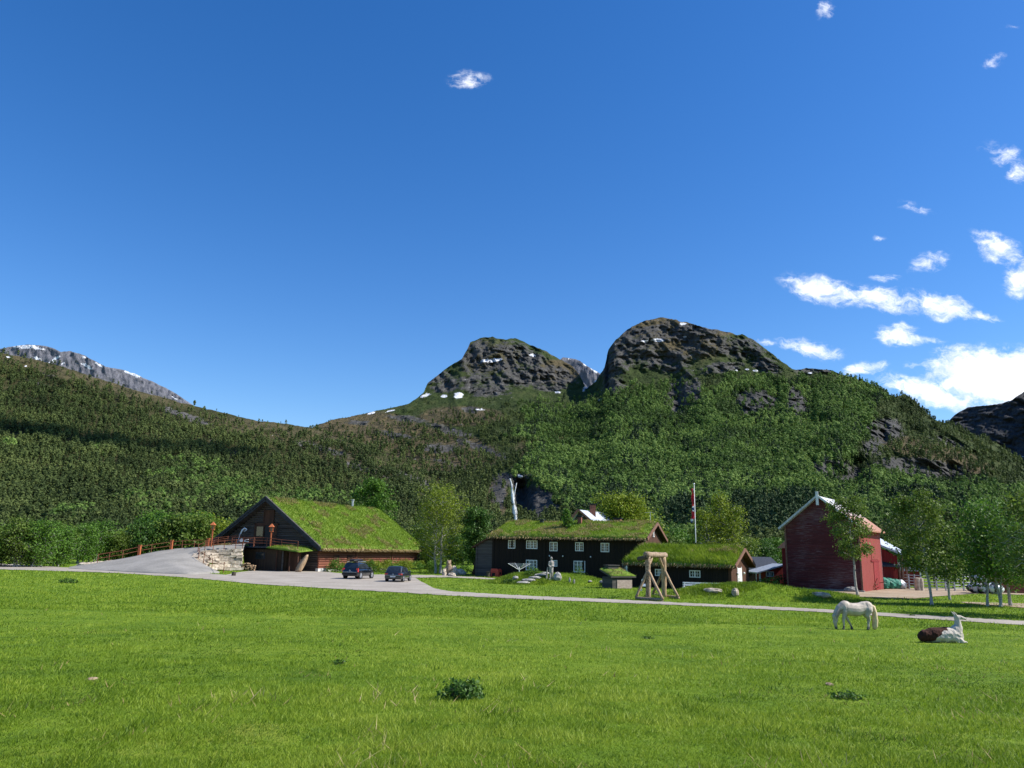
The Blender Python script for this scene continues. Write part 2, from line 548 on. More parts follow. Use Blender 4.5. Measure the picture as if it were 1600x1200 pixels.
# ------------------------------------------------------------------ terrain
def terrain(x, y):
    x = np.asarray(x, float); y = np.asarray(y, float)
    z = 1.65 * (1 - sstep(y, 0, 42))
    nearw = 1 - sstep(y, 40, 52)
    z = z + (fbm(x / 7, y / 7, oct=3, seed=3) - .5) * .16 * nearw
    # statue knoll
    for (cx, cy, rx, ry, h) in MOUNDS:
        q = ((x - cx) / rx) ** 2 + ((y - cy) / ry) ** 2
        lump = 1 + .5 * (fbm(x / 2.5, y / 2.5, oct=3, seed=9) - .5)
        z = z + h * np.clip(1 - q, 0, 1) ** 1.15 * lump
    return z


def gmound(px, py, rx, ry, h):
    d = ray(px, py); k = -CAMZ / d.z
    return (d.x * k, d.y * k, rx, ry, h)


MOUNDS = [gmound(868, 912, 7.0, 4.2, 1.02), gmound(815, 912, 3.6, 2.6, .30),
          gmound(1185, 936, 8.4, 3.4, .92), gmound(1120, 934, 3.6, 2.6, .22), gmound(1252, 930, 4.6, 3.0, .42)]


def hit(px, py):
    """where the line of sight meets the ground"""
    d = ray(px, py)
    t = np.concatenate([np.arange(4, 130, .12), np.arange(130, 900, 2.0)]) / d.y
    g = CAMZ + d.z * t - terrain(d.x * t, d.y * t)
    i = int(np.argmax(g < 0))
    t = t[i - 1] + (t[i] - t[i - 1]) * g[i - 1] / (g[i - 1] - g[i])
    p = Vector((0, 0, CAMZ)) + d * float(t)
    p.z = float(terrain(p.x, p.y))
    return p


def hit_np(px, py):
    xc = (px - 800) / F_PX; yc = -(py - 600) / F_PX
    D = [fw[i] + rt[i] * xc + up[i] * yc for i in range(3)]
    t = 0 * px + 1.0
    for i in range(60):
        t = t + (terrain(D[0] * t, D[1] * t) - CAMZ - D[2] * t) / D[2] * .8
    return np.stack([D[0] * t, D[1] * t, terrain(D[0] * t, D[1] * t)], -1)


def gz(x, y, dz=0.0):
    return Vector((x, y, float(terrain(x, y)) + dz))


def on(px, Y):
    """ground point under image column px at depth Y"""
    d = ray(px, hz(px) + CAMZ / Y * F_PX)
    x = d.x / d.y * Y
    return gz(x, Y)


def axis_pts(lim0, lim1, fine0, fine1, step, grow=1.13):
    a = list(np.arange(fine0, fine1 + 1e-6, step))
    s = step
    while a[-1] < lim1:
        s *= grow; a.append(a[-1] + s)
    s = step
    while a[0] > lim0:
        s *= grow; a.insert(0, a[0] - s)
    return np.array(a)


gx = axis_pts(-9000, 9000, -26, 46, .45)
gy = axis_pts(-300, 9000, 4, 98, .45)
GX, GY = np.meshgrid(gx, gy)
GZ = terrain(GX, GY)
m, t = newmat('field_grass')
gp = t.n('ShaderNodeNewGeometry').outputs['Position']
n1 = t.noise(gp, .35, 5, .6); n2 = t.noise(gp, 3.2, 6, .7); n3 = t.noise(gp, 14, 5, .7)
f = t.math('ADD', t.math('MULTIPLY', n1, .55), t.math('MULTIPLY', n2, .45))
cg = t.ramp(f, [(.34, (.060, .115, .010)), (.47, (.110, .185, .013)), (.56, (.155, .230, .018)), (.68, (.23, .27, .035))])
sp_ = t.smooth(t.math('ADD', t.math('MULTIPLY', t.noise(gp, .8, 6, .7), .8), t.math('MULTIPLY', n3, .2)), .66, .74)
cg = t.mix(t.math('MULTIPLY', sp_, .7), cg, (.22, .19, .09))
finish(t, cg, .95, t.math('ADD', n2, n3), .9, .06, spec=.1)
ground = mesh_np('ground', np.stack([GX, GY, GZ], -1), grid_faces(len(gy), len(gx)), m, smooth=True)
tag(ground, 'green grazed meadow across the whole foreground', 'meadow', kind='structure')


def curve(pts, xs):
    pts = sorted(pts)
    return np.interp(xs, [p[0] for p in pts], [p[1] for p in pts])


def strip(name, upper, lower, x0, x1, dz, mt, rows=10, step=2.0, jit=.55, label=None, cat=None, seed=1):
    xs = np.arange(x0, x1 + .1, step)
    uy = curve(upper, xs) + (fbm(xs / 9, xs * 0, oct=3, seed=seed) - .5) * 2 * jit
    ly = curve(lower, xs) + (fbm(xs / 9, xs * 0 + 9, oct=3, seed=seed + 5) - .5) * 2 * jit
    p = hit_np(xs, uy); q = hit_np(xs, np.maximum(ly, uy + .05))
    k = np.linspace(0, 1, rows)[None, :, None]
    V = p[:, None, :] * (1 - k) + q[:, None, :] * k
    V[..., 2] = terrain(V[..., 0], V[..., 1]) + dz
    o = mesh_np(name, V, grid_faces(len(xs), rows), mt, smooth=True)
    return tag(o, label, cat, kind='structure')


def gravel(name, a, b, c):
    m, t = newmat(name)
    gp = t.n('ShaderNodeNewGeometry').outputs['Position']
    n1 = t.noise(gp, .35, 4, .6); n2 = t.noise(gp, 5, 7, .75)
    f = t.math('ADD', t.math('MULTIPLY', n1, .5), t.math('MULTIPLY', n2, .5))
    finish(t, t.ramp(f, [(.35, a), (.5, b), (.64, c)]), .95, n2, .5, .03)
    return m


M_GRAVEL = gravel('road_gravel', (.22, .19, .155), (.315, .278, .230), (.39, .35, .295))
M_RAMP = gravel('ramp_gravel', (.18, .17, .15), (.25, .236, .21), (.32, .30, .27))
M_SAND = gravel('yard_sand', (.20, .14, .085), (.31, .235, .155), (.40, .33, .23))
RU = [(-300, 872), (0, 880.5), (105, 887), (180, 892), (276, 896), (330, 897), (352, 899), (375, 894), (400, 892), (445, 891), (492, 892), (532, 896), (585, 898), (643, 898.5), (649, 903), (660, 910), (679, 920), (700, 924), (797, 930), (960, 937), (1060, 942), (1260, 951), (1377, 958), (1600, 971), (1900, 989)]
RL = [(-300, 880), (0, 890), (100, 892.5), (180, 895.5), (276, 901.5), (331, 906), (400, 913), (500, 919), (640, 927), (700, 931), (797, 935.5), (960, 942), (1060, 946), (1260, 955.7), (1298, 958), (1600, 977.5), (1900, 997)]
strip('road', RU, RL, -300, 1900, .03, M_GRAVEL, label='pale gravel track widening into a parking place', cat='road')
strip('path', [(640, 898.6), (700, 899.6), (790, 905)], [(640, 903.2), (700, 902.6), (790, 906.6)], 643, 788, .045, M_GRAVEL, rows=4, label='thin gravel path leading to the dark house', cat='path', seed=4)
strip('farmyard', [(1285, 929), (1300, 924), (1345, 924), (1411, 919), (1520, 921), (1800, 925)], [(1285, 930.5), (1390, 935), (1430, 935.5), (1480, 931), (1520, 928), (1800, 934)], 1285, 1800, .035, M_SAND, label='sandy farmyard beside the red barn', cat='yard', seed=8)
strip('track', [(1500, 941), (1600, 943.5), (1800, 950)], [(1500, 941.8), (1530, 945), (1600, 950), (1800, 958)], 1502, 1800, .04, M_SAND, rows=5, label='sandy track behind the right-hand birches', cat='track', seed=12)

# ------------------------------------------------------------------ hills
NOISE_CACHE = {}


def hillmat(name, veg, heath, rockd, rockl, snowy=True):
    m, t = newmat(name)
    gp = t.n('ShaderNodeNewGeometry').outputs['Position']
    n1 = t.noise(gp, .010, 7, .62); n2 = t.noise(gp, .035, 8, .7); n3 = t.noise(gp, .0035, 5, .6)
    st = t.n('ShaderNodeMapping', {'Vector': gp, 'Scale': (.05, .05, .010)}).outputs[0]
    ns = t.noise(st, 1.0, 7, .7)
    cveg = t.ramp(t.math('ADD', t.math('MULTIPLY', n1, .5), t.math('MULTIPLY', n2, .5)), [(.35, veg[0]), (.5, veg[1]), (.66, veg[2])])
    ch = t.ramp(n2, [(.35, heath[0]), (.65, heath[1])])
    cveg = t.mix(t.smooth(t.math('ADD', t.attr('heath'), t.math('MULTIPLY', t.math('SUBTRACT', n3, .5), .9)), .35, .75), cveg, ch)
    cr = t.ramp(t.math('ADD', t.math('MULTIPLY', ns, .6), t.math('MULTIPLY', n2, .4)), [(.34, rockd), (.5, tuple((a + b) / 2 for a, b in zip(rockd, rockl))), (.66, rockl)])
    rf = t.smooth(t.math('ADD', t.attr('rock'), t.math('MULTIPLY', t.math('SUBTRACT', t.math('ADD', t.math('MULTIPLY', n1, .5), t.math('MULTIPLY', n2, .5)), .5), 2.6)), .38, .62)
    c = t.mix(rf, cveg, cr)
    sf = t.smooth(t.math('ADD', t.attr('snow'), t.math('MULTIPLY', t.math('SUBTRACT', n2, .5), 3.2)), .55, .68)
    c = t.mix(sf, c, (.72, .74, .78))
    finish(t, c, .95, t.math('ADD', t.math('ADD', ns, n2), t.math('MULTIPLY', t.noise(gp, .11, 6, .7), .6)), 1.0, 10.0, spec=.1)
    return m


def blobs(PX, PY, lst):
    r = np.zeros_like(PX)
    for b in lst:
        cx, cy, rx, ry = b[:4]
        an = R(b[4]) if len(b) > 4 else 0
        wt = b[5] if len(b) > 5 else 1.0
        dx, dy = PX - cx, PY - cy
        ca, sa = math.cos(an), math.sin(an)
        q = ((dx * ca + dy * sa) / rx) ** 2 + ((-dx * sa + dy * ca) / ry) ** 2
        r = np.maximum(r, wt * np.clip(1.35 - q ** .5, 0, 1) / .7)
    return np.clip(r, 0, 1)


def rays_np(PX, PY):
    xc = (PX - 800) / F_PX; yc = -(PY - 600) / F_PX
    D = [fw[i] + rt[i] * xc + up[i] * yc for i in range(3)]
    return D


def hill(name, label, sky_pts, x0, x1, step, rows, Y0, Y1, cliffs, snow, heath, mt, namp=1.0, skyn=2.0, seed=1, rockbase=0.0, spur=None, back=.25, bottom=14):
    xs = np.arange(x0, x1 + .1, step)
    sy = curve(sky_pts, xs) + (fbm(xs / 14, xs * 0, oct=5, seed=seed, gain=.6) - .5) * 2 * skyn
    by = 860 + (xs - 800) * math.tan(ROLL) + bottom
    v = np.linspace(0, 1, rows)[:, None]
    PX = np.repeat(xs[None, :], rows, 0)
    PY = by[None, :] + (sy - by)[None, :] * v
    cl = blobs(PX, PY, cliffs)
    y1 = Y1(xs) if callable(Y1) else np.full(len(xs), Y1)
    slope = (1 - .80 * cl)
    kw = np.exp(-np.linspace(-2.5, 2.5, 101) ** 2 / 2); kw /= kw.sum()
    slope = np.stack([np.convolve(np.pad(r_, 50, mode='edge'), kw, mode='valid') for r_ in slope])
    cum = np.cumsum(slope, 0); cum = (cum - cum[0]) / (cum[-1] - cum[0])
    gk = np.exp(-np.linspace(-2.5, 2.5, 161) ** 2 / 2); gk /= gk.sum()
    sm = np.convolve(np.pad(by - sy, 80, mode='edge'), gk, mode='valid')
    e = (by[None, :] - PY) / sm[None, :]
    e = .78 * e + .22 * e ** 2 + (cum - v) * .8
    base = Y0 + (y1[None, :] - Y0) * e
    amp = namp * (.15 + v) * (1 - .0 * v)
    X = (PX - 800) / F_PX * base
    Zz = (by[None, :] - PY) / F_PX * base
    A = X * .8 + Zz * .6; B = -X * .6 + Zz * .8
    wx = fbm(X / 300, Zz / 300, 0, 4, seed + 7) * 2.2
    rn = ridged(A / 420 + wx, B / 330 + wx, base / 1200, 5, seed) - .55
    fn = fbm(X / 80, Zz / 80, base / 300, 6, seed + 20, .6) - .5
    fn2 = ridged((X + .35 * Zz) / 48 + wx, Zz / 75, 0, 5, seed + 40) - .55
    fn3 = fbm(X / 22, Zz / 16, base / 200, 4, seed + 60, .65) - .5
    base = base - amp * (rn * 150 + fn * 75 + cl * (fn2 * 85 + fn3 * 60))
    if spur is not None:
        base = base + spur(PX, PY) 
    base = np.maximum(base, Y0 * .7)
    D = rays_np(PX, PY)
    k = base / D[1]
    V = np.stack([D[0] * k, base, CAMZ + D[2] * k], -1)
    # back side, going down behind the crest
    top = V[-1]
    bk = []
    for j, (dy, dz) in enumerate(((.02, .995), (.06, .95), (.15, .75), (back + .1, .0))):
        q = top.copy()
        q[:, 0] *= (1 + dy); q[:, 1] *= (1 + dy); q[:, 2] = top[:, 2] * dz
        bk.append(q)
    VV = np.concatenate([V, np.stack(bk)], 0)
    pad = lambda a: np.concatenate([a, np.repeat(a[-1:], 4, 0)], 0)
    rock = np.clip(cl * np.where(PY > 605, .84, .62) + rockbase, 0, 1)
    o = mesh_np(name, VV, grid_faces(rows + 4, len(xs)), mt, smooth=False,
                attrs={'rock': pad(rock), 'snow': pad(blobs(PX, PY, snow)), 'heath': pad(blobs(PX, PY, heath))})
    o.data.shade_smooth()
    tag(o, label, 'mountain', kind='structure')
    return dict(xs=xs, V=V, by=by, sy=sy, rows=rows, step=step, x0=x0, rock=rock, snow=blobs(PX, PY, snow))


GREEN3 = ((.020, .042, .010), (.042, .075, .018), (.075, .105, .030))
OLIVE3 = ((.028, .032, .012), (.055, .058, .022), (.095, .085, .040))
HEATH = ((.075, .060, .032), (.17, .125, .075))
MH_M = hillmat('mountain_ground', ((.022, .038, .011), (.042, .062, .018), (.078, .088, .034)), ((.060, .055, .026), (.14, .11, .062)), (.022, .023, .022), (.135, .132, .124))
MH_L = hillmat('hillside_ground', OLIVE3, ((.05, .052, .022), (.125, .105, .055)), (.05, .05, .055), (.20, .19, .18))
MH_S = hillmat('far_rock', ((.10, .10, .11), (.14, .14, .15), (.18, .18, .19)), ((.10, .09, .08), (.15, .13, .11)), (.085, .088, .105), (.22, .22, .245))

SK_M = [(330, 740), (400, 700), (470, 675), (500, 662), (520, 656), (560, 648), (600, 639), (640, 629), (662, 614), (668, 600), (685, 585), (705, 570), (722, 560), (731, 545), (735, 535), (750, 529), (765, 527),
        (790, 530), (805, 528), (830, 540), (850, 547), (875, 562), (895, 572), (905, 585), (915, 605), (925, 600), (936, 588), (944, 575), (948, 558), (950, 546), (962, 530), (975, 520),
        (990, 510), (1010, 500), (1030, 496), (1050, 498), (1085, 507), (1110, 514), (1140, 519), (1152, 523), (1160, 521), (1175, 530), (1195, 545), (1220, 562), (1238, 577), (1250, 577), (1270, 575), (1300, 578), (1315, 584),
        (1330, 590), (1350, 594), (1370, 605), (1390, 617), (1400, 618), (1415, 616), (1432, 627), (1445, 643), (1460, 655), (1485, 662), (1520, 677), (1560, 695), (1600, 722), (1700, 760), (1850, 800)]
CLIFF_M = [(745, 560, 40, 28), (800, 560, 60, 30), (690, 595, 26, 20), (760, 600, 45, 20), (862, 590, 45, 22), (820, 585, 40, 20),
           (985, 540, 40, 38), (1050, 520, 80, 18), (960, 580, 24, 34), (1035, 560, 50, 26), (1110, 540, 60, 18), (1165, 545, 34, 22), (1130, 575, 40, 10, -10), (1195, 570, 30, 12, 20),
           (1180, 630, 42, 24), (1060, 622, 22, 32), (1075, 600, 14, 26), (1085, 610, 12, 24), (1270, 579, 35, 5), (1240, 625, 14, 22), (1380, 672, 34, 20), (1310, 740, 50, 24, 15), (1300, 705, 30, 18, 0, .6),
           (1440, 735, 85, 18, 8), (1250, 640, 14, 24), (1480, 690, 40, 7, 20, .7), (1360, 700, 30, 20, 0, .6),
           (836, 782, 38, 24), (780, 772, 18, 28, 0, .6), (800, 750, 30, 12), (640, 655, 40, 6, 8, .7), (700, 672, 50, 7, 15, .7), (620, 680, 50, 6, 10, .6), (750, 700, 50, 8, 20, .6), (560, 660, 30, 6, 0, .6), (690, 700, 40, 8, 0, .6),
           (735, 640, 16, 6, 0, .7), (830, 740, 30, 7, 25, .5), (700, 725, 60, 7, 15, .5)]
SNOW_M = [(768, 563, 17, 3, -4), (717, 618, 8, 5, -20), (694, 619, 6, 3), (664, 618, 9, 2.5, -15), (582, 645, 8, 1.5, -15), (610, 642, 8, 1.2, -15), (750, 640, 9, 1.4), (832, 555, 6, 2, 10), (872, 613, 6, 1.8),
          (1026, 531, 11, 3), (1008, 533, 5, 2), (1067, 506, 6, 1.8), (1070, 526, 4, 1.2), (928, 595, 6, 3, -30), (915, 606, 6, 2, -30), (937, 625, 5, 2), (1000, 634, 4, 1.5), (1150, 579, 3, 1.5), (1180, 579, 5, 1.2), (1265, 583, 4, 1.2), (1168, 577, 4, 1.2),
          (812, 744, 5, 3, 30)]
HEATH_M = [(778, 775, 16, 30, 0, 1.2), (1500, 720, 60, 20, 20, .8), (955, 560, 20, 30, 0, .3), (1080, 540, 100, 30, 0, .55), (770, 560, 80, 40, 0, .45),(560, 665, 110, 26, 5), (640, 690, 110, 22, 10), (720, 650, 70, 16), (700, 700, 90, 30, 15), (1440, 705, 90, 16, 20), (1060, 512, 110, 20), (870, 580, 40, 20), (850, 700, 60, 40, 0, .6), (620, 740, 120, 40, 0, .6)]


def y1m(xs):
    return np.interp(xs, [330, 500, 700, 900, 960, 1050, 1250, 1450, 1600, 1850], [2600, 2900, 3500, 3600, 3200, 3300, 3000, 2700, 2500, 2300])


def spur_m(PX, PY):
    # gorge of the waterfall: the wall right of the fall turns away from the sun
    g = 130 * np.exp(-((PX - 814) / 14.0) ** 2) * sstep(PY, 742, 758) * (1 - sstep(PY, 808, 826))
    g = g + 120 * np.clip((PX - 800) / 50, 0, 1) * np.clip((868 - PX) / 50, 0, 1) * sstep(PY, 752, 770) * (1 - sstep(PY, 800, 830))
    # big gullies on the main face
    for cx, w_, a, t0, t1 in ((1285, 55, 110, 716, 765), (1400, 85, 110, 722, 770), (1120, 34, 45, 600, 660), (1030, 30, 40, 590, 650), (1352, 30, 60, 650, 690), (1185, 30, 55, 605, 650), (1250, 20, 50, 600, 660)):
        g = g + a * np.clip((PX - cx) / w_, 0, 1) * np.clip((cx + w_ * 1.35 - PX) / (w_ * .35), 0, 1) * sstep(PY, t0 - 6, t0 + 10) * (1 - sstep(PY, t1 - 15, t1 + 15))
    g = g + 200 * np.exp(-((PX - 926) / 17.0) ** 2) * (1 - sstep(PY, 600, 650))
    for cx, w_, a in ((1195, 40, 30), (1010, 46, 25), (1290, 44, 45), (1345, 30, 25), (1420, 40, 30)):
        g = g + a * np.exp(-((PX + (PY - 650) * .12 - cx) / w_) ** 2) * sstep(PY, 560, 640)
    return g


HM = hill('mountain', 'steep twin-peaked rocky mountain with wooded lower slopes', SK_M, 330, 1850, 1.6, 330, 1050, y1m, CLIFF_M, SNOW_M, HEATH_M, MH_M, namp=1.0, skyn=2.6, seed=11, spur=spur_m)
SK_L = [(-260, 452), (-100, 512), (0, 551), (60, 563), (100, 573), (150, 590), (200, 606), (250, 620), (290, 631), (340, 643), (400, 657), (450, 663), (490, 669), (540, 690), (600, 712), (660, 738), (720, 775), (780, 812), (830, 845), (880, 870), (930, 877)]
HL = hill('hillside', 'long pine-covered hillside sloping down from the left', SK_L, -260, 925, 1.8, 240, 900,
          lambda xs: np.interp(xs, [-260, 0, 490, 800, 925], [2000, 2000, 2000, 1400, 1050]),
          [(160, 590, 60, 8, 18, .5), (290, 650, 60, 8, 20, .5), (90, 590, 40, 6, 15, .5), (350, 690, 40, 8, 15, .4), (500, 700, 60, 8, 15, .6), (560, 730, 60, 8, 20, .5), (60, 600, 40, 6, 15, .4), (640, 748, 40, 8, 20, .5)],
          [(14, 558, 6, 1.4, 10), (40, 572, 3, 1)], [(120, 585, 200, 16, 16, .8), (420, 672, 120, 14, 8, .9), (560, 720, 80, 20, 20, .7)], MH_L, namp=.55, skyn=1.6, seed=31)
SK_E = [(-300, 560), (-60, 556), (0, 545), (20, 541), (45, 538), (75, 541), (95, 550), (110, 548), (135, 557), (165, 573), (195, 578), (225, 590), (250, 602), (275, 615), (300, 632), (340, 655), (420, 700)]
hill('snowy_ridge', 'grey rocky ridge with snow patches far behind the left hill', SK_E, -300, 420, 1.6, 120, 5200, 6500, [(150, 560, 300, 100)],
     [(40, 542, 20, 3), (65, 545, 10, 2), (85, 562, 14, 2.2, -35), (58, 560, 8, 2, 20), (135, 572, 11, 2.5, 28), (155, 570, 8, 2, 35), (208, 585, 14, 2.5, 20), (130, 558, 6, 1.5, 10), (273, 622, 5, 1.5, 30), (98, 567, 3, 1)], [], MH_S, namp=.34, skyn=1.6, seed=51, rockbase=.6)
hill('far_summit', 'small grey summit peeping through the notch between the peaks', [(840, 590), (870, 566), (880, 558), (893, 560), (905, 563), (912, 568), (925, 576), (940, 586), (960, 605)], 840, 960, 1.2, 60, 4800, 5600, [(900, 570, 80, 40)],
     [(888, 561, 7, 1.6, 5), (912, 569, 8, 1.5, 15), (926, 578, 9, 1.5, 25)], [], MH_S, namp=.3, skyn=1.2, seed=61, rockbase=.6)
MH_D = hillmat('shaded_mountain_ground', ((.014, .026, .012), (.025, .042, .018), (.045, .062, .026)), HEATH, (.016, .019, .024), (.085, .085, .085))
SK_D = [(1420, 720), (1470, 672), (1487, 652), (1500, 643), (1512, 637), (1540, 634), (1560, 631), (1580, 625), (1600, 612), (1640, 590), (1720, 560), (1850, 540)]
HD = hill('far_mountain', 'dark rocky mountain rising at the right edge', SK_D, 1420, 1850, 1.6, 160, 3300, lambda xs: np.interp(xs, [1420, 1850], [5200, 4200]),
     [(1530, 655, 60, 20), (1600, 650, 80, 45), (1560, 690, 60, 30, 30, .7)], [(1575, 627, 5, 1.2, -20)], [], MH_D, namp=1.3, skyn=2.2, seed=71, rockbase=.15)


# ------------------------------------------------------------------ far forests
def proto(kind, rng, n=46):
    """a small tree of loose leaf-clump faces, unit height"""
    T = []
    for i in range(n):
        h = rng.uniform(0.0, 1.0)
        if kind == 'spruce':
            h = h ** .85; r = .20 * (1 - h) ** .8 + .01; s = .10 + .09 * (1 - h)
        elif kind == 'pine':
            h = .22 + .78 * h; r = .155 * math.sqrt(max(0, 1 - ((h - .58) / .44) ** 2)) + .02; s = .12
        else:
            h = .06 + .9 * h; r = .30 * math.sqrt(max(0, 1 - ((h - .5) / .52) ** 2)) + .02; s = .16
        a = rng.uniform(0, 2 * math.pi); rr = r * rng.uniform(.65, 1.05)
        c = np.array([math.cos(a) * rr, math.sin(a) * rr, h])
        nrm = np.array([math.cos(a), math.sin(a), rng.uniform(-.1, 1.0)]) + rng.normal(0, .35, 3)
        nrm /= np.linalg.norm(nrm)
        t1 = np.cross(nrm, [0, 0, 1]); t1 /= np.linalg.norm(t1) + 1e-6
        t2 = np.cross(nrm, t1)
        ph = rng.uniform(0, 6.28)
        T.append([c + s * (t1 * math.cos(ph + k * 2.1) + t2 * math.sin(ph + k * 2.1)) * rng.uniform(.7, 1.2) for k in range(3)])
    return np.array(T)


def forest(name, label, H, n, kind, dens, hgt, mt, seed, ymin=None, tri=38, lift=-.4, group=None):
    rng = np.random.default_rng(seed)
    protos = np.stack([proto(kind, rng, tri) for _ in range(10)])
    K = 0; P = []; TN = []
    xs = H['xs']; V = H['V']; rows = H['rows']
    while K < n:
        m_ = 20000
        c = rng.uniform(0, len(xs) - 1.001, m_)
        px = xs[0] + c * H['step']
        yb = np.interp(px, xs, H['by']); ys = np.interp(px, xs, H['sy'])
        py = rng.uniform(440, 880, m_)
        r = (yb - py) / (yb - ys) * (rows - 1)
        ok = (r > 0) & (r < rows - 1.01)
        c, px, py, r = c[ok], px[ok], py[ok], r[ok]
        ci = c.astype(int); ri = r.astype(int)
        fc = (c - ci)[:, None]; fr = (r - ri)[:, None]
        p = (V[ri, ci] * (1 - fc) * (1 - fr) + V[ri, ci + 1] * fc * (1 - fr) + V[ri + 1, ci] * (1 - fc) * fr + V[ri + 1, ci + 1] * fc * fr)
        rk = H['rock'][ri, ci]; sn = H['snow'][ri, ci]
        q = dens(px, py, p, rk) * (sn < .1) * (1 - blobs(px, py, GORGE))
        ok = rng.uniform(0, 1, len(q)) < q
        p = p[ok]
        P.append(p)
        K += len(p)
    P = np.concatenate(P)[:n]
    N = len(P)
    hh = hgt * rng.uniform(.5, 1.45, N) * (.8 + .5 * fbm(P[:, 0] / 60, P[:, 1] / 60, oct=2, seed=seed))
    wd = hh * rng.uniform(.85, 1.25, N)
    a = rng.uniform(0, 6.283, N); ca, sa = np.cos(a), np.sin(a)
    pr = protos[rng.integers(0, 10, N)]          # N,T,3,3
    x = pr[..., 0]; y = pr[..., 1]; z = pr[..., 2]
    X = (x * ca[:, None, None] - y * sa[:, None, None]) * wd[:, None, None] + P[:, 0, None, None]
    Y = (x * sa[:, None, None] + y * ca[:, None, None]) * wd[:, None, None] + P[:, 1, None, None]
    Z = z * hh[:, None, None] + P[:, 2, None, None] + lift
    VV = np.stack([X, Y, Z], -1).reshape(-1, 3)
    tree_t = np.clip(.5 + rng.normal(0, .17, N) + 1.2 * (fbm(P[:, 0] / 130, P[:, 2] / 60, P[:, 1] / 130, 3, seed + 3) - .5), 0, 1)
    TN = (tree_t[:, None, None] + rng.normal(0, .06, (N, tri, 1)) + 0 * z).ravel()
    o = mesh_np(name, VV, np.arange(len(VV)).reshape(-1, 3), mt, attrs={'tint': np.clip(TN, 0, 1)})
    return tag(o, label, 'forest', kind='stuff', group=group)


GORGE = [(836, 783, 30, 20), (812, 775, 14, 26), (779, 775, 11, 22)]


def leafyness(px, py):
    """share of broad-leaved trees on the mountain"""
    a = blobs(px, py, [(1030, 710, 190, 120, 0, 1.2), (1130, 700, 120, 110), (880, 640, 60, 30), (1250, 690, 90, 90), (960, 690, 90, 70), (1180, 600, 90, 20, 15, .8), (1320, 640, 60, 50, 35), (1480, 780, 120, 30), (1380, 780, 100, 40), (1350, 600, 50, 12, 25)])
    return np.clip(a + (fbm(px / 28, py / 20, oct=4, seed=5) - .5) * 1.2, 0, 1)


SKX = [p[0] for p in SK_L]; SKY = [p[1] for p in SK_L]


def top_fade_m(px, py):
    # tree line
    tl = np.interp(px, [330, 500, 650, 760, 900, 950, 1060, 1150, 1240, 1350, 1850], [640, 665, 655, 630, 625, 610, 590, 580, 585, 590, 600])
    return sstep(py, tl - 8, tl + 35)


clump = lambda px, py, s, sd: sstep(fbm(px / s, py / (s * .6), oct=4, seed=sd), .40, .56)
forest('birch_forest', 'bright green broad-leaved forest on the mountain slope', HM, 30000, 'leaf', lambda px, py, p, rk: top_fade_m(px, py) * (leafyness(px, py) > .45) * np.clip(1 - 1.08 * rk, 0, 1) * (.45 + .55 * clump(px, py, 10, 8)), 13, M_BIRCHWOOD, 101)
forest('pine_forest', 'olive pine forest on the mountain shoulder left and right', HM, 19000, 'pine', lambda px, py, p, rk: top_fade_m(px, py) * (leafyness(px, py) <= .5) * np.clip(1 - 1.08 * rk, 0, 1) * (.25 + .75 * clump(px, py, 9, 18)), 14, M_PINE, 102)
forest('spruce_forest', 'dark spruce plantation at the foot of the mountain', HM, 2600, 'spruce', lambda px, py, p, rk: blobs(px, py, [(1190, 812, 55, 24), (1070, 812, 26, 20), (1250, 800, 30, 22), (1430, 790, 40, 16)]) * (1 - rk), 21, M_SPRUCE, 103)
forest('scattered_spruces', 'dark spruces standing in small groups among the bright mountain birches', HM, 4200, 'spruce', lambda px, py, p, rk: top_fade_m(px, py) * (leafyness(px, py) > .45) * (1 - rk) * (.04 + .96 * sstep(fbm(px / 16 + 40, py / 26, oct=4, seed=58), .56, .66)), 16, M_SPRUCE, 108)
forest('shrub_cover', 'low scrub on the upper mountain ledges', HM, 9000, 'leaf', lambda px, py, p, rk: (1 - .65 * rk) * sstep(py, 505, 560) * (1 - sstep(py, 640, 720)) * (.2 + .8 * clump(px, py, 8, 28)) * (1 - .93 * ((px > 640) & (px < 900) & (py < 600))), 4.5, M_SPRUCE, 104, tri=16)
forest('hillside_pines', 'dense pine forest covering the left hillside', HL, 32000, 'pine', lambda px, py, p, rk: np.maximum(.10, sstep(py - np.interp(px, SKX, SKY), 1, np.interp(px, [-260, 420, 560], [60, 45, 10])) ** .7) * (.35 + .65 * clump(px, py, 9, 38)) * (1 - .5 * rk), 11.5, M_PINE, 105, tri=34)
forest('hillside_birches', 'green birches scattered among the left hillside pines', HL, 2600, 'leaf', lambda px, py, p, rk: blobs(px, py, [(300, 745, 55, 22), (350, 770, 60, 20), (420, 800, 40, 20, 0, .7), (160, 705, 12, 6), (10, 700, 12, 6), (250, 790, 60, 15, 0, .5), (480, 790, 60, 20, 0, .35), (110, 810, 40, 10, 0, .6)]) * clump(px, py, 12, 48), 11, M_BIRCHWOOD, 106)
forest('ridge_scrub', 'sparse dark trees on the far right mountain', HD, 1800, 'spruce', lambda px, py, p, rk: (1 - .9 * rk) * sstep(py, 640, 700), 16, M_SPRUCE, 107, tri=24)

# ================================================================== BUILDERS
rng0 = np.random.default_rng(5)


def fr(A, B):
    """local frame: origin A, x towards B"""
    return A, math.atan2(B.y - A.y, B.x - A.x), (B - A).length


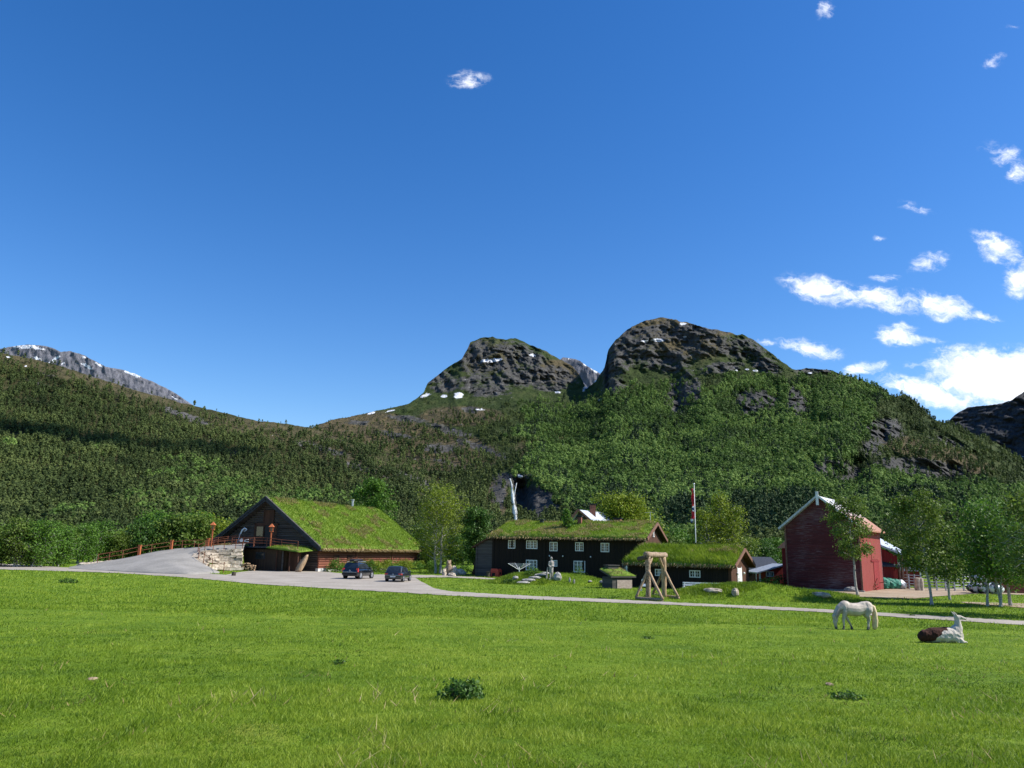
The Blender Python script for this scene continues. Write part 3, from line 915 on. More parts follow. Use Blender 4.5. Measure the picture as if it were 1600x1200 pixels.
def blades(P, Nn, h, wd, rng, tint=.5, tvar=.25, lean=.45, quad=False):
    """pointed grass blades on points P; returns verts, tris, tints"""
    n = len(P)
    a = rng.uniform(0, 2 * np.pi, n)
    hh = h * rng.uniform(.5, 1.3, n); ww = wd * rng.uniform(.7, 1.3, n)
    sx = np.cos(a) * ww / 2; sy = np.sin(a) * ww / 2
    lx = rng.normal(0, lean, n) * hh + Nn[:, 0] * hh; ly = rng.normal(0, lean, n) * hh + Nn[:, 1] * hh
    V = np.zeros((n, 3, 3))
    V[:, 0] = P; V[:, 1] = P; V[:, 2] = P
    V[:, 0, 0] -= sx; V[:, 0, 1] -= sy; V[:, 1, 0] += sx; V[:, 1, 1] += sy
    V[:, 2, 0] += lx; V[:, 2, 1] += ly; V[:, 2, 2] += hh * Nn[:, 2]
    tt = np.clip((tint if np.ndim(tint) else np.full(n, tint)) + rng.normal(0, tvar, n), 0, 1)
    return V.reshape(-1, 3), np.arange(3 * n).reshape(-1, 3), np.repeat(tt, 3)


def bquad(A, B, Cc, D, n, rng, noise_amp=0):
    u = rng.uniform(0, 1, (n, 1)); v = rng.uniform(0, 1, (n, 1))
    A, B, Cc, D = map(np.array, (A, B, Cc, D))
    return (A * (1 - u) + B * u) * (1 - v) + (D * (1 - u) + Cc * u) * v, v[:, 0]


def sod_roof(parent, A, B, Cc, D, thick=.28, nb=9000, bh=.30, bw=.06, seed=1, straw=.25, fringe=True, label=None, name='turf'):
    """sod slope: A,B eave, C,D ridge (D above A). slab with humps, grass on top, dry fringe at the eave"""
    rng = np.random.default_rng(seed)
    A, B, Cc, D = [np.array(p, float) for p in (A, B, Cc, D)]
    nrm = np.cross(B - A, D - A); nrm /= np.linalg.norm(nrm)
    if nrm[2] < 0: nrm = -nrm
    nc = max(8, int(np.linalg.norm(B - A) / .4)); nr = max(5, int(np.linalg.norm(D - A) / .4))
    u, v = np.meshgrid(np.linspace(0, 1, nc), np.linspace(0, 1, nr))
    P = ((A * (1 - u)[..., None] + B * u[..., None]) * (1 - v)[..., None] + (D * (1 - u)[..., None] + Cc * u[..., None]) * v[..., None])
    bump = fbm(P[..., 0] / 1.4 + seed, P[..., 1] / 1.4, P[..., 2] / 1.4, 4, seed) * .3
    edge = np.minimum(1, np.minimum(np.minimum(u, 1 - u) * nc / 1.5, np.minimum(v * nr, 9) / 1.5 + .35))
    T = P + nrm * (thick * (.55 + .45 * edge) + bump * edge)[..., None]
    T[..., 2] += (fbm(P[..., 0] / 6 + 3, P[..., 1] / 6, 0, 2, seed) - .5) * .25 * v
    mb = MB()
    Vt = T.reshape(-1, 3); Vb = P.reshape(-1, 3)
    mb.nadd(Vt, grid_faces(nr, nc), np.full(len(Vt), .4))
    b = len(mb.v)
    ring = [j for j in range(nc)] + [i * nc + nc - 1 for i in range(1, nr)] + [(nr - 1) * nc + j for j in range(nc - 2, -1, -1)] + [i * nc for i in range(nr - 2, 0, -1)]
    bb = len(mb.v)
    mb.v += [tuple(Vb[i]) for i in ring]; mb.t += [.3] * len(ring)
    n = len(ring)
    for i in range(n):
        mb.f.append([ring[i], bb + i, bb + (i + 1) % n, ring[(i + 1) % n]])
    slab = mb.build(name, M_TURFSOIL, parent, True)
    if label: slab['label'] = label
    ui = rng.uniform(0, nc - 1.001, nb); vi = rng.uniform(0, nr - 1.001, nb) 
    ci = ui.astype(int); ri = vi.astype(int); fu = (ui - ci)[:, None]; fv = (vi - ri)[:, None]
    p = T[ri, ci] * (1 - fu) * (1 - fv) + T[ri, ci + 1] * fu * (1 - fv) + T[ri + 1, ci] * (1 - fu) * fv + T[ri + 1, ci + 1] * fu * fv
    tn = .45 + 1.0 * (fbm(p[:, 0] / 1.5, p[:, 1] / 1.5, p[:, 2] / 1.5, 4, seed + 2) - .5)
    nn = np.tile(nrm * .4 + np.array([0, 0, .6]), (nb, 1))
    V, Fc, Tn = blades(p - nrm * .03, nn, bh, bw, rng, tn, .16)
    mesh_np('roof_grass', V, Fc, M_BLADE, slab, {'tint': Tn})['kind'] = 'stuff'
    # dry grass
    ns = int(nb * straw)
    if ns:
        sel = rng.permutation(nb)
        w_ = fbm(p[:, 0] / 2.0 + 50, p[:, 1] / 2.0, p[:, 2] / 2, 3, seed + 9) + .12 * (vi / nr > .86)
        sel = np.argsort(-w_)[:ns]
        ps = p[sel]
        V, Fc, Tn = blades(ps + nrm * .02, nn[:ns], bh * .9, bw, rng, .5, .25, .7)
        Vs, Fs, Ts = [V], [Fc], [Tn]
        off = len(V)
        if fringe:
            nf = int(np.linalg.norm(B - A) * 45)
            uu_ = rng.uniform(0, 1, (nf, 1))
            pf = A * (1 - uu_) + B * uu_ + nrm * rng.uniform(.0, thick, (nf, 1))
            out = (A - D) / np.linalg.norm(A - D)
            nv = np.tile(out * .8 + np.array([0, 0, -.35]), (nf, 1))
            V, Fc, Tn = blades(pf, nv, .34, bw * 1.6, rng, .45, .25, .25)
            Vs.append(V); Fs.append(Fc + off); Ts.append(Tn)
        mesh_np('dry_grass', np.concatenate(Vs), np.concatenate(Fs), M_STRAW, slab, {'tint': np.concatenate(Ts)})['kind'] = 'stuff'
    return slab


def window(parent, M_, w_, h, cols=2, rws=3, fw_=.10, sub=2, label=None, name='window'):
    """frame + casement bars on a wall; M_ maps (x right, y outwards negative, z up) to the building"""
    mb = MB(); o = -.07
    mb.box((-w_ / 2 - fw_, o, -fw_), (-w_ / 2, .02, h + fw_), M_); mb.box((w_ / 2, o, -fw_), (w_ / 2 + fw_, .02, h + fw_), M_)
    mb.box((-w_ / 2, o, h), (w_ / 2, .02, h + fw_), M_); mb.box((-w_ / 2, o - .03, -fw_), (w_ / 2, .02, 0), M_)
    cw = w_ / cols
    for c in range(1, cols):
        x = -w_ / 2 + c * cw
        mb.box((x - .055, o + .01, 0), (x + .055, .018, h), M_)
    for c in range(cols):
        x0 = -w_ / 2 + c * cw
        for k in range(1, sub):
            x = x0 + cw * k / sub
            mb.box((x - .018, o + .03, .002), (x + .018, .012, h - .002), M_)
        for r_ in range(1, rws):
            z = h * r_ / rws
            mb.box((x0 + .056, o + .034, z - .018), (x0 + cw - .056, .010, z + .018), M_)
    f_ = mb.build(name, M_WHITE, parent)
    if label: f_['label'] = label
    MB().box((-w_ / 2, -.022, 0), (w_ / 2, .004, h), M_).build('pane', M_GLASS, f_)
    return f_


def T3(x, y, z, rz=0):
    return Matrix.Translation((x, y, z)) @ Matrix.Rotation(rz, 4, 'Z')


def logwall(mb, fx, z0, z1, r=.15, n=7, over=.25):
    """fx(z) -> (p, q) end points; stacked round logs"""
    z = z0 + r
    while z < z1:
        pq = fx(z)
        if pq:
            p, q = Vector(pq[0]), Vector(pq[1])
            if (q - p).length > .3:
                d = (q - p).normalized()
                mb.tube([p - d * over * random.uniform(.6, 1), q + d * over * random.uniform(.6, 1)], r * 1.05, n, random.random())
        z += r * 1.9
    return mb


# ------------------------------------------------------------------ big turf barn, left
A, rz, L = fr(on(497, 104.0), on(650, 128.0) )
L = 27.0
barn = empty('turf_barn', A, rz, 'large log barn with steep grass-covered roof beside the gravel ramp', 'barn')
WB, RZ_, EZ, HB = 17.4, 9.35, 2.75, 8.7
mb = MB()
logwall(mb, lambda z: ((0.15, .12, z), (L - .1, .12, z)), .35, 2.75, .15)
mb.box((.2, .2, .3), (L - .2, .45, 2.8))
mb.build('side_wall', M_REDLOG, barn)
MB().box((-.1, -.05, 0), (1.9, .35, .42)).box((2.2, -.02, 0), (L - .1, .33, .25)).build('foundation', M_CONCRETE, barn)
mb = MB()
def gb(z):
    y0 = 0.1 if z < 2.9 else .3 + (z - 2.9) / (RZ_ - 2.9) * HB
    y1 = WB - max(0, (z - 3.1)) / (RZ_ - 3.1) * (WB - HB)
    return ((0.1, y0 + .1, z), (0.1, y1 - .2, z)) if y1 - y0 > .5 else None
logwall(mb, gb, .1, RZ_ - .3, .15, over=.05)
mb.prism([(.1, 0.0), (.1, 2.9), (HB, RZ_ - .15), (WB - .1, 3.0), (WB - .1, 0)], -.35, -.15, M=Matrix.Rotation(R(90), 4, 'Z') )
mb.build('gable_wall', M_LOG, barn)
MB().box((L - .3, .2, 0), (L - .05, WB - .2, 2.9)).prism([(.2, 2.9), (HB, RZ_ - .2), (WB - .2, 3.0)], -L + .05, -L + .25, M=Matrix.Rotation(R(90), 4, 'Z')).build('rear_wall', M_LOG, barn)
MB().box((.3, WB - .35, 0), (L - .3, WB - .05, 3.0)).build('back_wall', M_LOG, barn)
for x in (8.6, 18.2):
    MB().box((x, -.12, .3), (x + .25, .1, 2.6)).build('post', M_REDLOG, barn)
for x in (3.2, 6.4):
    MB().box((x, -.09, 1.45), (x + 1.3, .0, 2.1)).build('shutter', M_BROWNWOOD, barn)
MB().box((L - .7, -.14, .3), (L - .35, .0, 2.3)).build('corner_board', M_GREYWOOD, barn)
# roof deck
OV = 1.0
ey = -.85
ez = EZ + .05
dk = MB()
for sgn, y0, z0 in ((0, ey, ez), (1, WB + .9, 2.85)):
    p = [(-OV, y0, z0), (L + .9, y0, z0), (L + .9, HB, RZ_), (-OV, HB, RZ_)]
    q = [(a, b, c - .14) for a, b, c in p]
    dk.add(p + q, [(0, 1, 2, 3), (7, 6, 5, 4), (0, 4, 5, 1), (1, 5, 6, 2), (2, 6, 7, 3), (3, 7, 4, 0)])
dk.build('roof_deck', M_LOG, barn)
rp = Vector((-OV, ey, ez)); rq = Vector((-OV, HB, RZ_)); rr_ = Vector((-OV, WB + .9, 2.85))
for a, b in ((rp, rq), (rr_, rq)):
    m_ = MB()
    up_ = Vector((0, 0, .12))
    m_.beam(a + Vector((-.06, 0, .06)), b + Vector((-.06, 0, .14)), .12, .50)
    m_.beam(a + Vector((-.16, 0, .22)), b + Vector((-.16, 0, .32)), .10, .26)
    m_.build('barge_board', M_TRIM, barn)
MB().beam(rp + Vector((-.1, 0, .46)), rq + Vector((-.1, 0, .50)), .3, .05).build('edge_cap', M_GREYWOOD, barn)
sod_roof(barn, (-OV + .1, ey, ez + .02), (L + .9, ey, ez + .02), (L + .6, HB, RZ_ + .02), (-OV + .1, HB, RZ_ + .02), .30, 30000, .30, .065, 3, .2, label='lush green grass slope facing the parking place')
sod_roof(barn, (L + .9, WB + .9, 2.9), (-OV + .1, WB + .9, 2.9), (-OV + .1, HB, RZ_ + .02), (L + .6, HB, RZ_ + .02), .28, 4000, .26, .08, 4, .2)
# hatch and doors in the gable
MB().box((-.14, 7.9, 6.1), (-.02, 9.5, 8.0)).box((-.18, 7.8, 6.0), (-.05, 7.95, 8.1)).box((-.18, 9.45, 6.0), (-.05, 9.6, 8.1)).build('hatch', M_BROWNWOOD, barn)
MB().box((-.12, 7.4, 3.3), (-.03, 9.2, 5.95)).build('doorway', M_BLACKP, barn)  # black panel on the wall stands in for the dark inside the doorway
dr = MB().box((-.2, 9.25, 3.3), (-.08, 10.7, 6.0)).box((-.22, 10.7, 3.2), (-.04, 10.95, 6.3)).box((-.22, 7.0, 5.95), (-.04, 10.95, 6.25)).build('barn_door', M_BROWNWOOD, barn)
MB().box((-.25, 9.4, 4.45), (-.19, 10.5, 5.75)).build('pane', M_GLASS, dr)
MB().box((-1.2, 7.15, 3.3), (-.1, 7.3, 5.95)).build('open_door_leaf', M_BARGE, barn)
MB().tube([(4 + L * .60, HB + .3, RZ_ - .2), (4 + L * .60, HB + .3, RZ_ + 1.3)], .16, 10).tube([(4 + L * .60, HB + .3, RZ_ + 1.3), (4 + L * .60, HB + .3, RZ_ + 1.45)], .26, 10).build('vent_pipe', M_STEEL, barn)
# lower shelter under the deck
sh = MB()
sh.box((-3.2, 3.3, 0), (-3.05, 11.2, 2.75)); sh.box((-3.05, 11.0, 0), (0, 11.2, 2.8)); sh.box((-3.4, 14.3, -.2), (0, 14.5, 2.7)); sh.box((-3.05, 3.3, 0), (-.2, 3.45, 2.7))
sh.build('shelter_wall', M_SHEDWOOD, barn)
MB().box((-3.9, 5.4, 2.9), (-.05, 13.2, 3.12)).build('deck', M_TRIM, barn)
wf = MB().box((-3.27, 6.2, 1.45), (-3.19, 7.7, 2.35)).build('shelter_window', M_TRIM, barn)
MB().box((-3.31, 6.35, 1.55), (-3.26, 7.55, 2.25)).build('pane', M_GLASS, wf)
for y in (.6, 1.9, 3.0, 4.0):
    MB().tube([(-3.6, y, 0), (-3.6, y, 2.55)], .10, 8).build('post', M_BROWNWOOD if y != 3.0 else M_GREYWOOD, barn)
MB().box((-2.6, 1.0, 0), (-2.5, 2.8, 2.4)).build('red_brown_door', M_BROWNWOOD, barn)
sod_roof(barn, (-4.2, 5.3, 2.92), (-4.2, .0, 2.45), (-.2, .0, 2.75), (-.2, 5.3, 3.15), .16, 900, .2, .07, 5, .3, fringe=False, name='shelter_turf')
sod_roof(barn, (-4.2, 16.0, 2.62), (-4.2, 11.4, 2.98), (-.3, 11.4, 3.1), (-.3, 16.0, 2.85), .14, 700, .2, .07, 6, .5, fringe=False, name='shelter_turf')
# ------------------------------------------------------------------ ramp
CREST = [(108, 886.5, 97), (150, 880, 99), (200, 871.5, 101), (230, 865, 102.5), (250, 861, 103.5), (262, 859.5, 104), (275, 858, 104.3), (295, 856.5, 104.6), (320, 855, 105), (350, 851.5, 106), (368, 849.8, 106.5), (384, 849, 106)]
FRONT = [(108, 888.5, 0), (165, 892, 0), (235, 896, 0), (300, 898.2, 0), (346, 895.5, 0), (326, 886.5, 95), (303.5, 873, 99), (309, 863, 101), (322, 858, 101.6), (350, 857, 102), (366, 856.5, 102.4), (381, 856, 102.5)]
NS, NR = 67, 16
def cpts(lst):
    P = []
    for a, b, y in lst:
        P.append(np.array(at(a, b, y)) if y else np.array(hit(a, b)))
    P = np.array(P)
    s = np.linspace(0, len(P) - 1, NS)
    return np.stack([np.interp(s, np.arange(len(P)), P[:, k]) for k in range(3)], -1)
cp, fp = cpts(CREST), cpts(FRONT)
for k in range(3):
    for arr in (cp, fp):
        arr[1:-1, k] = (arr[:-2, k] + arr[1:-1, k] * 2 + arr[2:, k]) / 4
tt = np.linspace(0, 1, NR)
S = fp[None] * (1 - tt)[:, None, None] + cp[None] * tt[:, None, None]
prof = np.sin(tt * math.pi / 2) ** .9
S[..., 2] = fp[None, :, 2] + (cp[None, :, 2] - fp[None, :, 2]) * (.55 * tt + .45 * prof)[:, None]
S[..., 2] += .05 + (fbm(S[..., 0] / 1.5, S[..., 1] / 1.5, 0, 3, 4) - .5) * .10
bk1 = cp + np.array([-.4, 1.6, -.5]); bk2 = cp + np.array([-1.2, 6.0, 0]); bk2[:, 2] = -.3
skirt = fp.copy(); skirt[:, 2] = -.4
S = np.concatenate([skirt[None], S, bk1[None], bk2[None]], 0)
o = mesh_np('ramp', S, grid_faces(NR + 3, NS), M_RAMP, smooth=True)
tag(o, 'grey gravel ramp climbing to the upper barn door', 'ramp', kind='structure')
# dry-stone retaining wall along the ramp edge
wall = MB()
top = cpts([(303.5, 873.5, 99)] + [(309, 864, 100.8), (322, 859, 101.3), (340, 858.5, 101.6), (360, 858, 101.8), (378, 858, 102)])
bot = cpts([(305, 875.5, 98.6), (314, 884, 97.5), (328, 890, 97.5), (345, 890.5, 100.2), (362, 890.5, 101), (381, 890.5, 101.3)])
bot[:, 2] = np.minimum(bot[:, 2], top[:, 2] - .1)
cum = np.concatenate([[0], np.cumsum(np.linalg.norm(np.diff((top + bot) / 2, axis=0), axis=1))])
def wp(s, t):
    i = s / cum[-1] * (NS - 1); i0 = min(int(i), NS - 2); f = i - i0
    a = top[i0] * (1 - f) + top[i0 + 1] * f; b = bot[i0] * (1 - f) + bot[i0 + 1] * f
    return Vector(b * (1 - t) + a * t)
rgs = random.Random(3)
t = 0
for course in range(7):
    ch = 1 / 7
    s = rgs.uniform(-.3, 0)
    while s < cum[-1]:
        ln = rgs.uniform(.5, 1.5)
        a = wp(max(0, min(s, cum[-1])), (course + .5) * ch); b = wp(max(0, min(s + ln, cum[-1])), (course + .5) * ch)
        d = b - a
        if d.length > .15:
            hgt = (wp(s + ln / 2 if s + ln / 2 < cum[-1] else cum[-1], 1) - wp(s + ln / 2 if s + ln / 2 < cum[-1] else cum[-1], 0)).z * ch
            mt_ = Matrix.Translation((a + b) / 2 + Vector((0, rgs.uniform(-.06, .12), rgs.uniform(-.04, .04)))) @ d.to_track_quat('X', 'Z').to_matrix().to_4x4() @ Matrix.Rotation(rgs.uniform(-.07, .07), 4, 'Y')
            random.seed(int(s * 1000) + course)
            k = len(wall.v)
            wall.box((-d.length / 2 * .97, -.35, -hgt * .47), (d.length / 2 * .97, .5, hgt * .47), mt_, rgs.random())
            for q in range(k, len(wall.v)):
                v = Vector(wall.v[q]) + Vector((rgs.uniform(-.08, .08), rgs.uniform(-.07, .07), rgs.uniform(-.05, .05))); wall.v[q] = tuple(v)
        s += ln
tag(wall.build('stone_wall', M_STONEW), 'pale dry-stone retaining wall holding up the gravel ramp', 'stone wall')
random.seed(21)
bk_ = MB()
bk_.nadd(np.concatenate([top + np.array([0, .35, -.1]), bot + np.array([0, .35, 0])]), grid_faces(2, NS), np.zeros(2 * NS))
o = bk_.build('earth_bank', M_TURFSOIL); tag(o, 'earth fill behind the dry-stone wall', 'bank', kind='structure')


def zat(P):
    return P
# railings
def railing(name, label, pts, thick, rails=(.55, 1.05), hgt=1.12, cat='railing', group=None):
    o = empty(name, pts[0], 0, label, cat)
    if group: o['group'] = group
    O = Vector(pts[0])
    for i, p in enumerate(pts):
        p = Vector(p) - O
        tk = thick and i in thick
        m_ = MB()
        if tk:
            m_.box((p.x - .15, p.y - .15, p.z - .1), (p.x + .15, p.y + .15, p.z + 1.2)).box((p.x - .19, p.y - .19, p.z + 1.2), (p.x + .19, p.y + .19, p.z + 1.28))
            m_.build('orange_post', M_ORANGE, o)
        else:
            m_.tube([p + Vector((0, 0, -.1)), p + Vector((0, 0, hgt))], .045, 6).build('post', M_RUST, o)
    for h in rails:
        MB().tube([Vector(p) - O + Vector((0, 0, h)) for p in pts], .030, 6).build('rail', M_RUST, o)
    return o
def ramp_z(px, f):
    """point on the ramp: px along crest, f 0 front..1 crest"""
    return None
CR = [(152, 880), (170, 877), (191, 873.5), (217, 867.5), (236, 864), (267, 859.5), (284, 858), (303, 857), (324, 856.5)]
cyl = [c[2] for c in CREST]; cxl = [c[0] for c in CREST]
pts = [at(a, b - .3, float(np.interp(a, cxl, cyl)) + .2) for a, b in CR]
railing('ramp_railing', 'long rusty railing with three orange posts along the top of the ramp', pts, (3, 5, 8))
pts = [at(a, b, float(np.interp(a, cxl, cyl)) + .1) for a, b in ((325, 856), (340, 853.5), (355, 852), (366, 850.5), (374, 849.5))]
railing('landing_railing', 'dense rusty railing on the landing left of the barn door', pts, None, (.3, .6, .9, 1.15), 1.25)
pts = [at(a, b, y) for a, b, y in ((310, 873, 99), (318, 878.5, 97), (331, 888, 96), (349, 896.0, 89.6))]
railing('ramp_edge_railing', 'rusty railing posts stepping down the curved ramp edge', pts, None, (.95,), 1.25)
pts = [at(a, b, y) for a, b, y in ((309, 864, 101), (320, 858, 101.5), (333, 857.5, 101.6), (350, 857, 101.8), (368, 856, 102), (379, 855.5, 102.2), (396, 853, 102.2))]
railing('wall_top_railing', 'thin rusty railing on top of the dry-stone wall', pts, None, (.5, 1.0))
BM = Matrix.Translation(A) @ Matrix.Rotation(rz, 4, 'Z')
railing('deck_railing', 'rusty railing on the deck in front of the barn door', [BM @ Vector(p) for p in ((-3.8, 11.4, 3.12), (-3.8, 9.6, 3.12), (-3.8, 7.6, 3.12), (-3.8, 5.6, 3.12), (-3.6, 3.4, 2.9), (-3.3, 1.0, 2.75))], None, (.4, .75, 1.1))
def lantern(loc, label, h=3.0):
    o = empty('lantern_post', loc, 0, label, 'lantern', 'orange lanterns by the barn')
    MB().box((-.075, -.075, 0), (.075, .075, h - .95)).build('post', M_ORANGE, o)
    m_ = MB().box((-.22, -.22, h - .95), (.22, .22, h - .88))
    for a in (-.19, .15):
        for b in (-.19, .15):
            m_.box((a, b, h - .88), (a + .05, b + .05, h - .33))
    m_.build('cage', M_ORANGE, o)
    MB().box((-.09, -.09, h - .87), (.09, .09, h - .45)).build('lamp', M_GLASS, o)
    MB().add([(-.32, -.32, h - .33), (.32, -.32, h - .33), (.32, .32, h - .33), (-.32, .32, h - .33), (0, 0, h + .12)], [(3, 2, 1, 0), (0, 1, 4), (1, 2, 4), (2, 3, 4), (3, 0, 4)]).build('cap', M_ORANGE, o)
lantern(at(329.5, 856, 104), 'orange lantern standing at the ramp railing left of the barn', 3.3)
lantern(BM @ Vector((-3.7, 5.1, 3.1)), 'orange lantern standing before the barn doorway', 2.85)
# small things by the barn
p = BM @ Vector((-1.1, 12.9, 3.05))
m_ = MB().tube([p, p + Vector((.10, 0, .8)), p + Vector((.3, 0, 1.6)), p + Vector((.55, 0, 2.2)), p + Vector((.85, 0, 2.45)), p + Vector((1.15, 0, 2.3)), p + Vector((1.0, 0, 2.1)), p + Vector((.75, 0, 2.0))], [.05, .06, .09, .12, .13, .08, .07, .03], 8)
tag(m_.build('carved_pole', M_WHITE, None, True), 'white hooked carving leaning at the left of the barn gable', 'carving')
p = BM @ Vector((-3.95, 9.2, 3.2))
o = empty('skull_sign', p, rz, 'small white skull-like sign hung on the deck railing', 'sign')
MB().box((-.03, -.9, .35), (.03, .9, .9)).build('board', M_BROWNWOOD, o)
MB().ball((-.06, .45, .62), (.05, .33, .22), 8, 6).tube([(-.06, -.05, .55), (-.06, -.35, .75), (-.06, -.75, .75)], .055, 6).tube([(-.06, -.1, .48), (-.06, -.5, .5), (-.06, -.75, .45)], .055, 6).build('skull', M_WHITE, o)
p = on(469, 100.5)
m_ = MB()
V = []
for i in range(9):
    f_ = i / 8
    wdt = .12 + .42 * math.sin(math.pi * min(1, f_ * .85 + .15)) ** .7 * (1 - .25 * f_)
    cx_ = -.25 + .95 * f_ ** 1.3
    V += [(cx_ - wdt, -.05 + .35 * f_, 2.2 * f_), (cx_, -.22 + .35 * f_, 2.2 * f_), (cx_ + wdt, -.05 + .35 * f_, 2.2 * f_), (cx_, .12 + .35 * f_, 2.2 * f_)]
F_ = []
for i in range(8):
    for k in range(4):
        F_.append((i * 4 + k, i * 4 + (k + 1) % 4, (i + 1) * 4 + (k + 1) % 4, (i + 1) * 4 + k))
F_ += [(3, 2, 1, 0), (32, 33, 34, 35)]
m_.add(V, F_, Matrix.Translation(p))
tag(m_.build('hide_board', M_PEELED, None, True), 'tan boat-shaped board leaning under the barn shelter', 'board')
m_ = MB()
for i in range(46):
    a = random.uniform(-.9, .9); z = random.uniform(.08, 1.1) * (1 - abs(a) * .45)
    q = on(386, 101.2) + Vector((a, random.uniform(-.1, .2), z))
    m_.tube([q, q + Vector((random.uniform(-.1, .1), .4, random.uniform(-.05, .05)))], random.uniform(.06, .1), 7, random.random())
tag(m_.build('firewood_pile', M_PEELED), 'small pile of split firewood at the end of the stone wall', 'firewood')
p = hit(365, 900)
m_ = MB().tube([p + Vector((0, 0, -.1)), p + Vector((0, 0, .1)), p + Vector((.02, 0, .42))], [.28, .22, .21], 12, jit=.06)
tag(m_.build('tree_stump', M_BARK), 'short dark stump on the grass by the parking place', 'stump')
for i, (a, b, wd_) in enumerate(((131, 884.5, 1.0), (143, 883.5, 1.2), (158, 881.5, 1.6), (174, 879.5, 1.4))):
    q = hit(a, b + 2.5)
    m_ = MB().ball((0, 0, .25), (wd_, .5, .38), 9, 6, M=Matrix.Translation(q), jit=.14)
    tag(m_.build('boulder', M_STONEW), ['dark-mouthed flat pale slab at the foot of the ramp, leftmost', 'pale slab at the foot of the ramp, second from the left', 'pale slab at the foot of the ramp, third from the left', 'pale slab at the ramp foot nearest the first orange post'][i], 'stone slab', 'pale slabs at the foot of the ramp')

# ------------------------------------------------------------------ vegetation builders
def leafcloud(centers, per, sig, size, rng, out=None, tint=.5, tvar=.18, up_=.3):
    """rhombic leaves scattered round clump centres"""
    n = len(centers) * per
    base = np.repeat(centers, per, 0)
    sg = np.repeat(np.broadcast_to(sig, (len(centers),)), per)[:, None]
    off = rng.normal(0, 1, (n, 3)) * sg * np.array([1, 1, .8])
    p = base + off
    nrm = off / (np.linalg.norm(off, axis=1, keepdims=True) + 1e-6) * .8 + rng.normal(0, .5, (n, 3)) + np.array([0, 0, up_])
    nrm /= np.linalg.norm(nrm, axis=1, keepdims=True) + 1e-6
    t1 = np.cross(nrm, rng.normal(0, 1, (n, 3))); t1 /= np.linalg.norm(t1, axis=1, keepdims=True) + 1e-6
    t2 = np.cross(nrm, t1)
    s = (size * rng.uniform(.6, 1.3, n))[:, None]
    V = np.stack([p - t1 * s, p - t2 * s * .62, p + t1 * s, p + t2 * s * .62], 1).reshape(-1, 3)
    ct = np.repeat(np.clip(rng.normal(tint, tvar * .7, len(centers)), 0, 1), per)
    T_ = np.clip(ct + rng.normal(0, tvar * .6, n), 0, 1)
    return V, np.arange(4 * n).reshape(-1, 4), np.repeat(T_, 4)


def tree_meshes(H, Rr, cb=.25, shape='round', nl=26, leaves=6000, lsize=.13, tr=.16, seed=1, lean=(0, 0), stems=1, sigf=.14, droop=0.0, tint=.5, stemspread=.5, bark_n=8, twigs=3):
    rng = np.random.default_rng(seed); rnd = random.Random(seed)
    wood = MB(); cents = []; sigs = []
    for sI in range(stems):
        off = Vector((0, 0, 0)) if stems == 1 else Vector((rnd.uniform(-1, 1), rnd.uniform(-.5, .5), 0)) * stemspread * .6
        ln = Vector((lean[0] + (rnd.uniform(-1, 1) * stemspread * .5 if stems > 1 else 0), lean[1], 0))
        Hs = H * (1 if sI == 0 else rnd.uniform(.75, .98))
        pts = []
        wob = Vector((0, 0, 0))
        for i in range(11):
            f_ = i / 10
            wob += Vector((rnd.uniform(-1, 1), rnd.uniform(-1, 1), 0)) * H * .008
            pts.append(off + ln * f_ * H * .2 + wob + Vector((0, 0, Hs * .93 * f_ - .15)))
        rr = [tr * (1 - .86 * (i / 10) ** .9) * (1.25 if i == 0 else 1) for i in range(11)]
        wood.tube(pts, rr, bark_n, .5)
        for j in range(nl):
            f_ = cb + (.97 - cb) * (j + rnd.random()) / nl
            k = f_ * 10; k0 = min(int(k), 9)
            p = pts[k0].lerp(pts[k0 + 1], k - k0)
            g = (f_ - cb) / (1 - cb)
            if shape == 'round': pr = math.sqrt(max(.05, 1 - (2 * g - .9) ** 2 * .85))
            elif shape == 'cone': pr = (1 - g) ** .75 + .10
            elif shape == 'egg': pr = math.sqrt(max(.04, math.sin(math.pi * min(1, (g * .82 + .16)))))
            else: pr = .75 + .25 * math.sin(3 * g)
            ln_ = Rr * pr * rnd.uniform(.65, 1.12)
            az = j * 2.399 + rnd.uniform(-.5, .5)
            el = R(rnd.uniform(15, 50)) * (1 - .3 * droop)
            d = Vector((math.cos(az) * math.cos(el), math.sin(az) * math.cos(el), math.sin(el)))
            q1 = p + d * ln_ * .5; q2 = p + d * ln_ * .8 + Vector((0, 0, -.06 * ln_)); q3 = p + d * ln_ + Vector((0, 0, -(.12 + .3 * droop) * ln_))
            r0 = max(.012, tr * .35 * (1 - f_ * .7))
            wood.tube([p, q1, q2, q3], [r0, r0 * .7, r0 * .45, r0 * .2], 5, .5, False)
            for q, s_ in ((p.lerp(q1, .9), .8), (q1.lerp(q2, .7), 1), (q2, 1.0), (q3, .9)):
                cents.append(q); sigs.append(Rr * sigf * s_ * rnd.uniform(.7, 1.2))
            for w_ in range(twigs):
                s0 = q1.lerp(q3, rnd.random())
                e = s0 + Vector((rnd.uniform(-1, 1), rnd.uniform(-1, 1), rnd.uniform(-.2 - droop, .7))) * ln_ * .34
                wood.tube([s0, e], [r0 * .35, r0 * .12], 4, .5, False)
                cents.append(e); sigs.append(Rr * sigf * .8)
    cents = np.array([tuple(c) for c in cents]); sigs = np.array(sigs)
    per = max(3, int(leaves / len(cents)))
    V, Fc, Tn = leafcloud(cents, per, sigs, lsize, rng, tint=tint)
    return wood, (V, Fc, Tn)


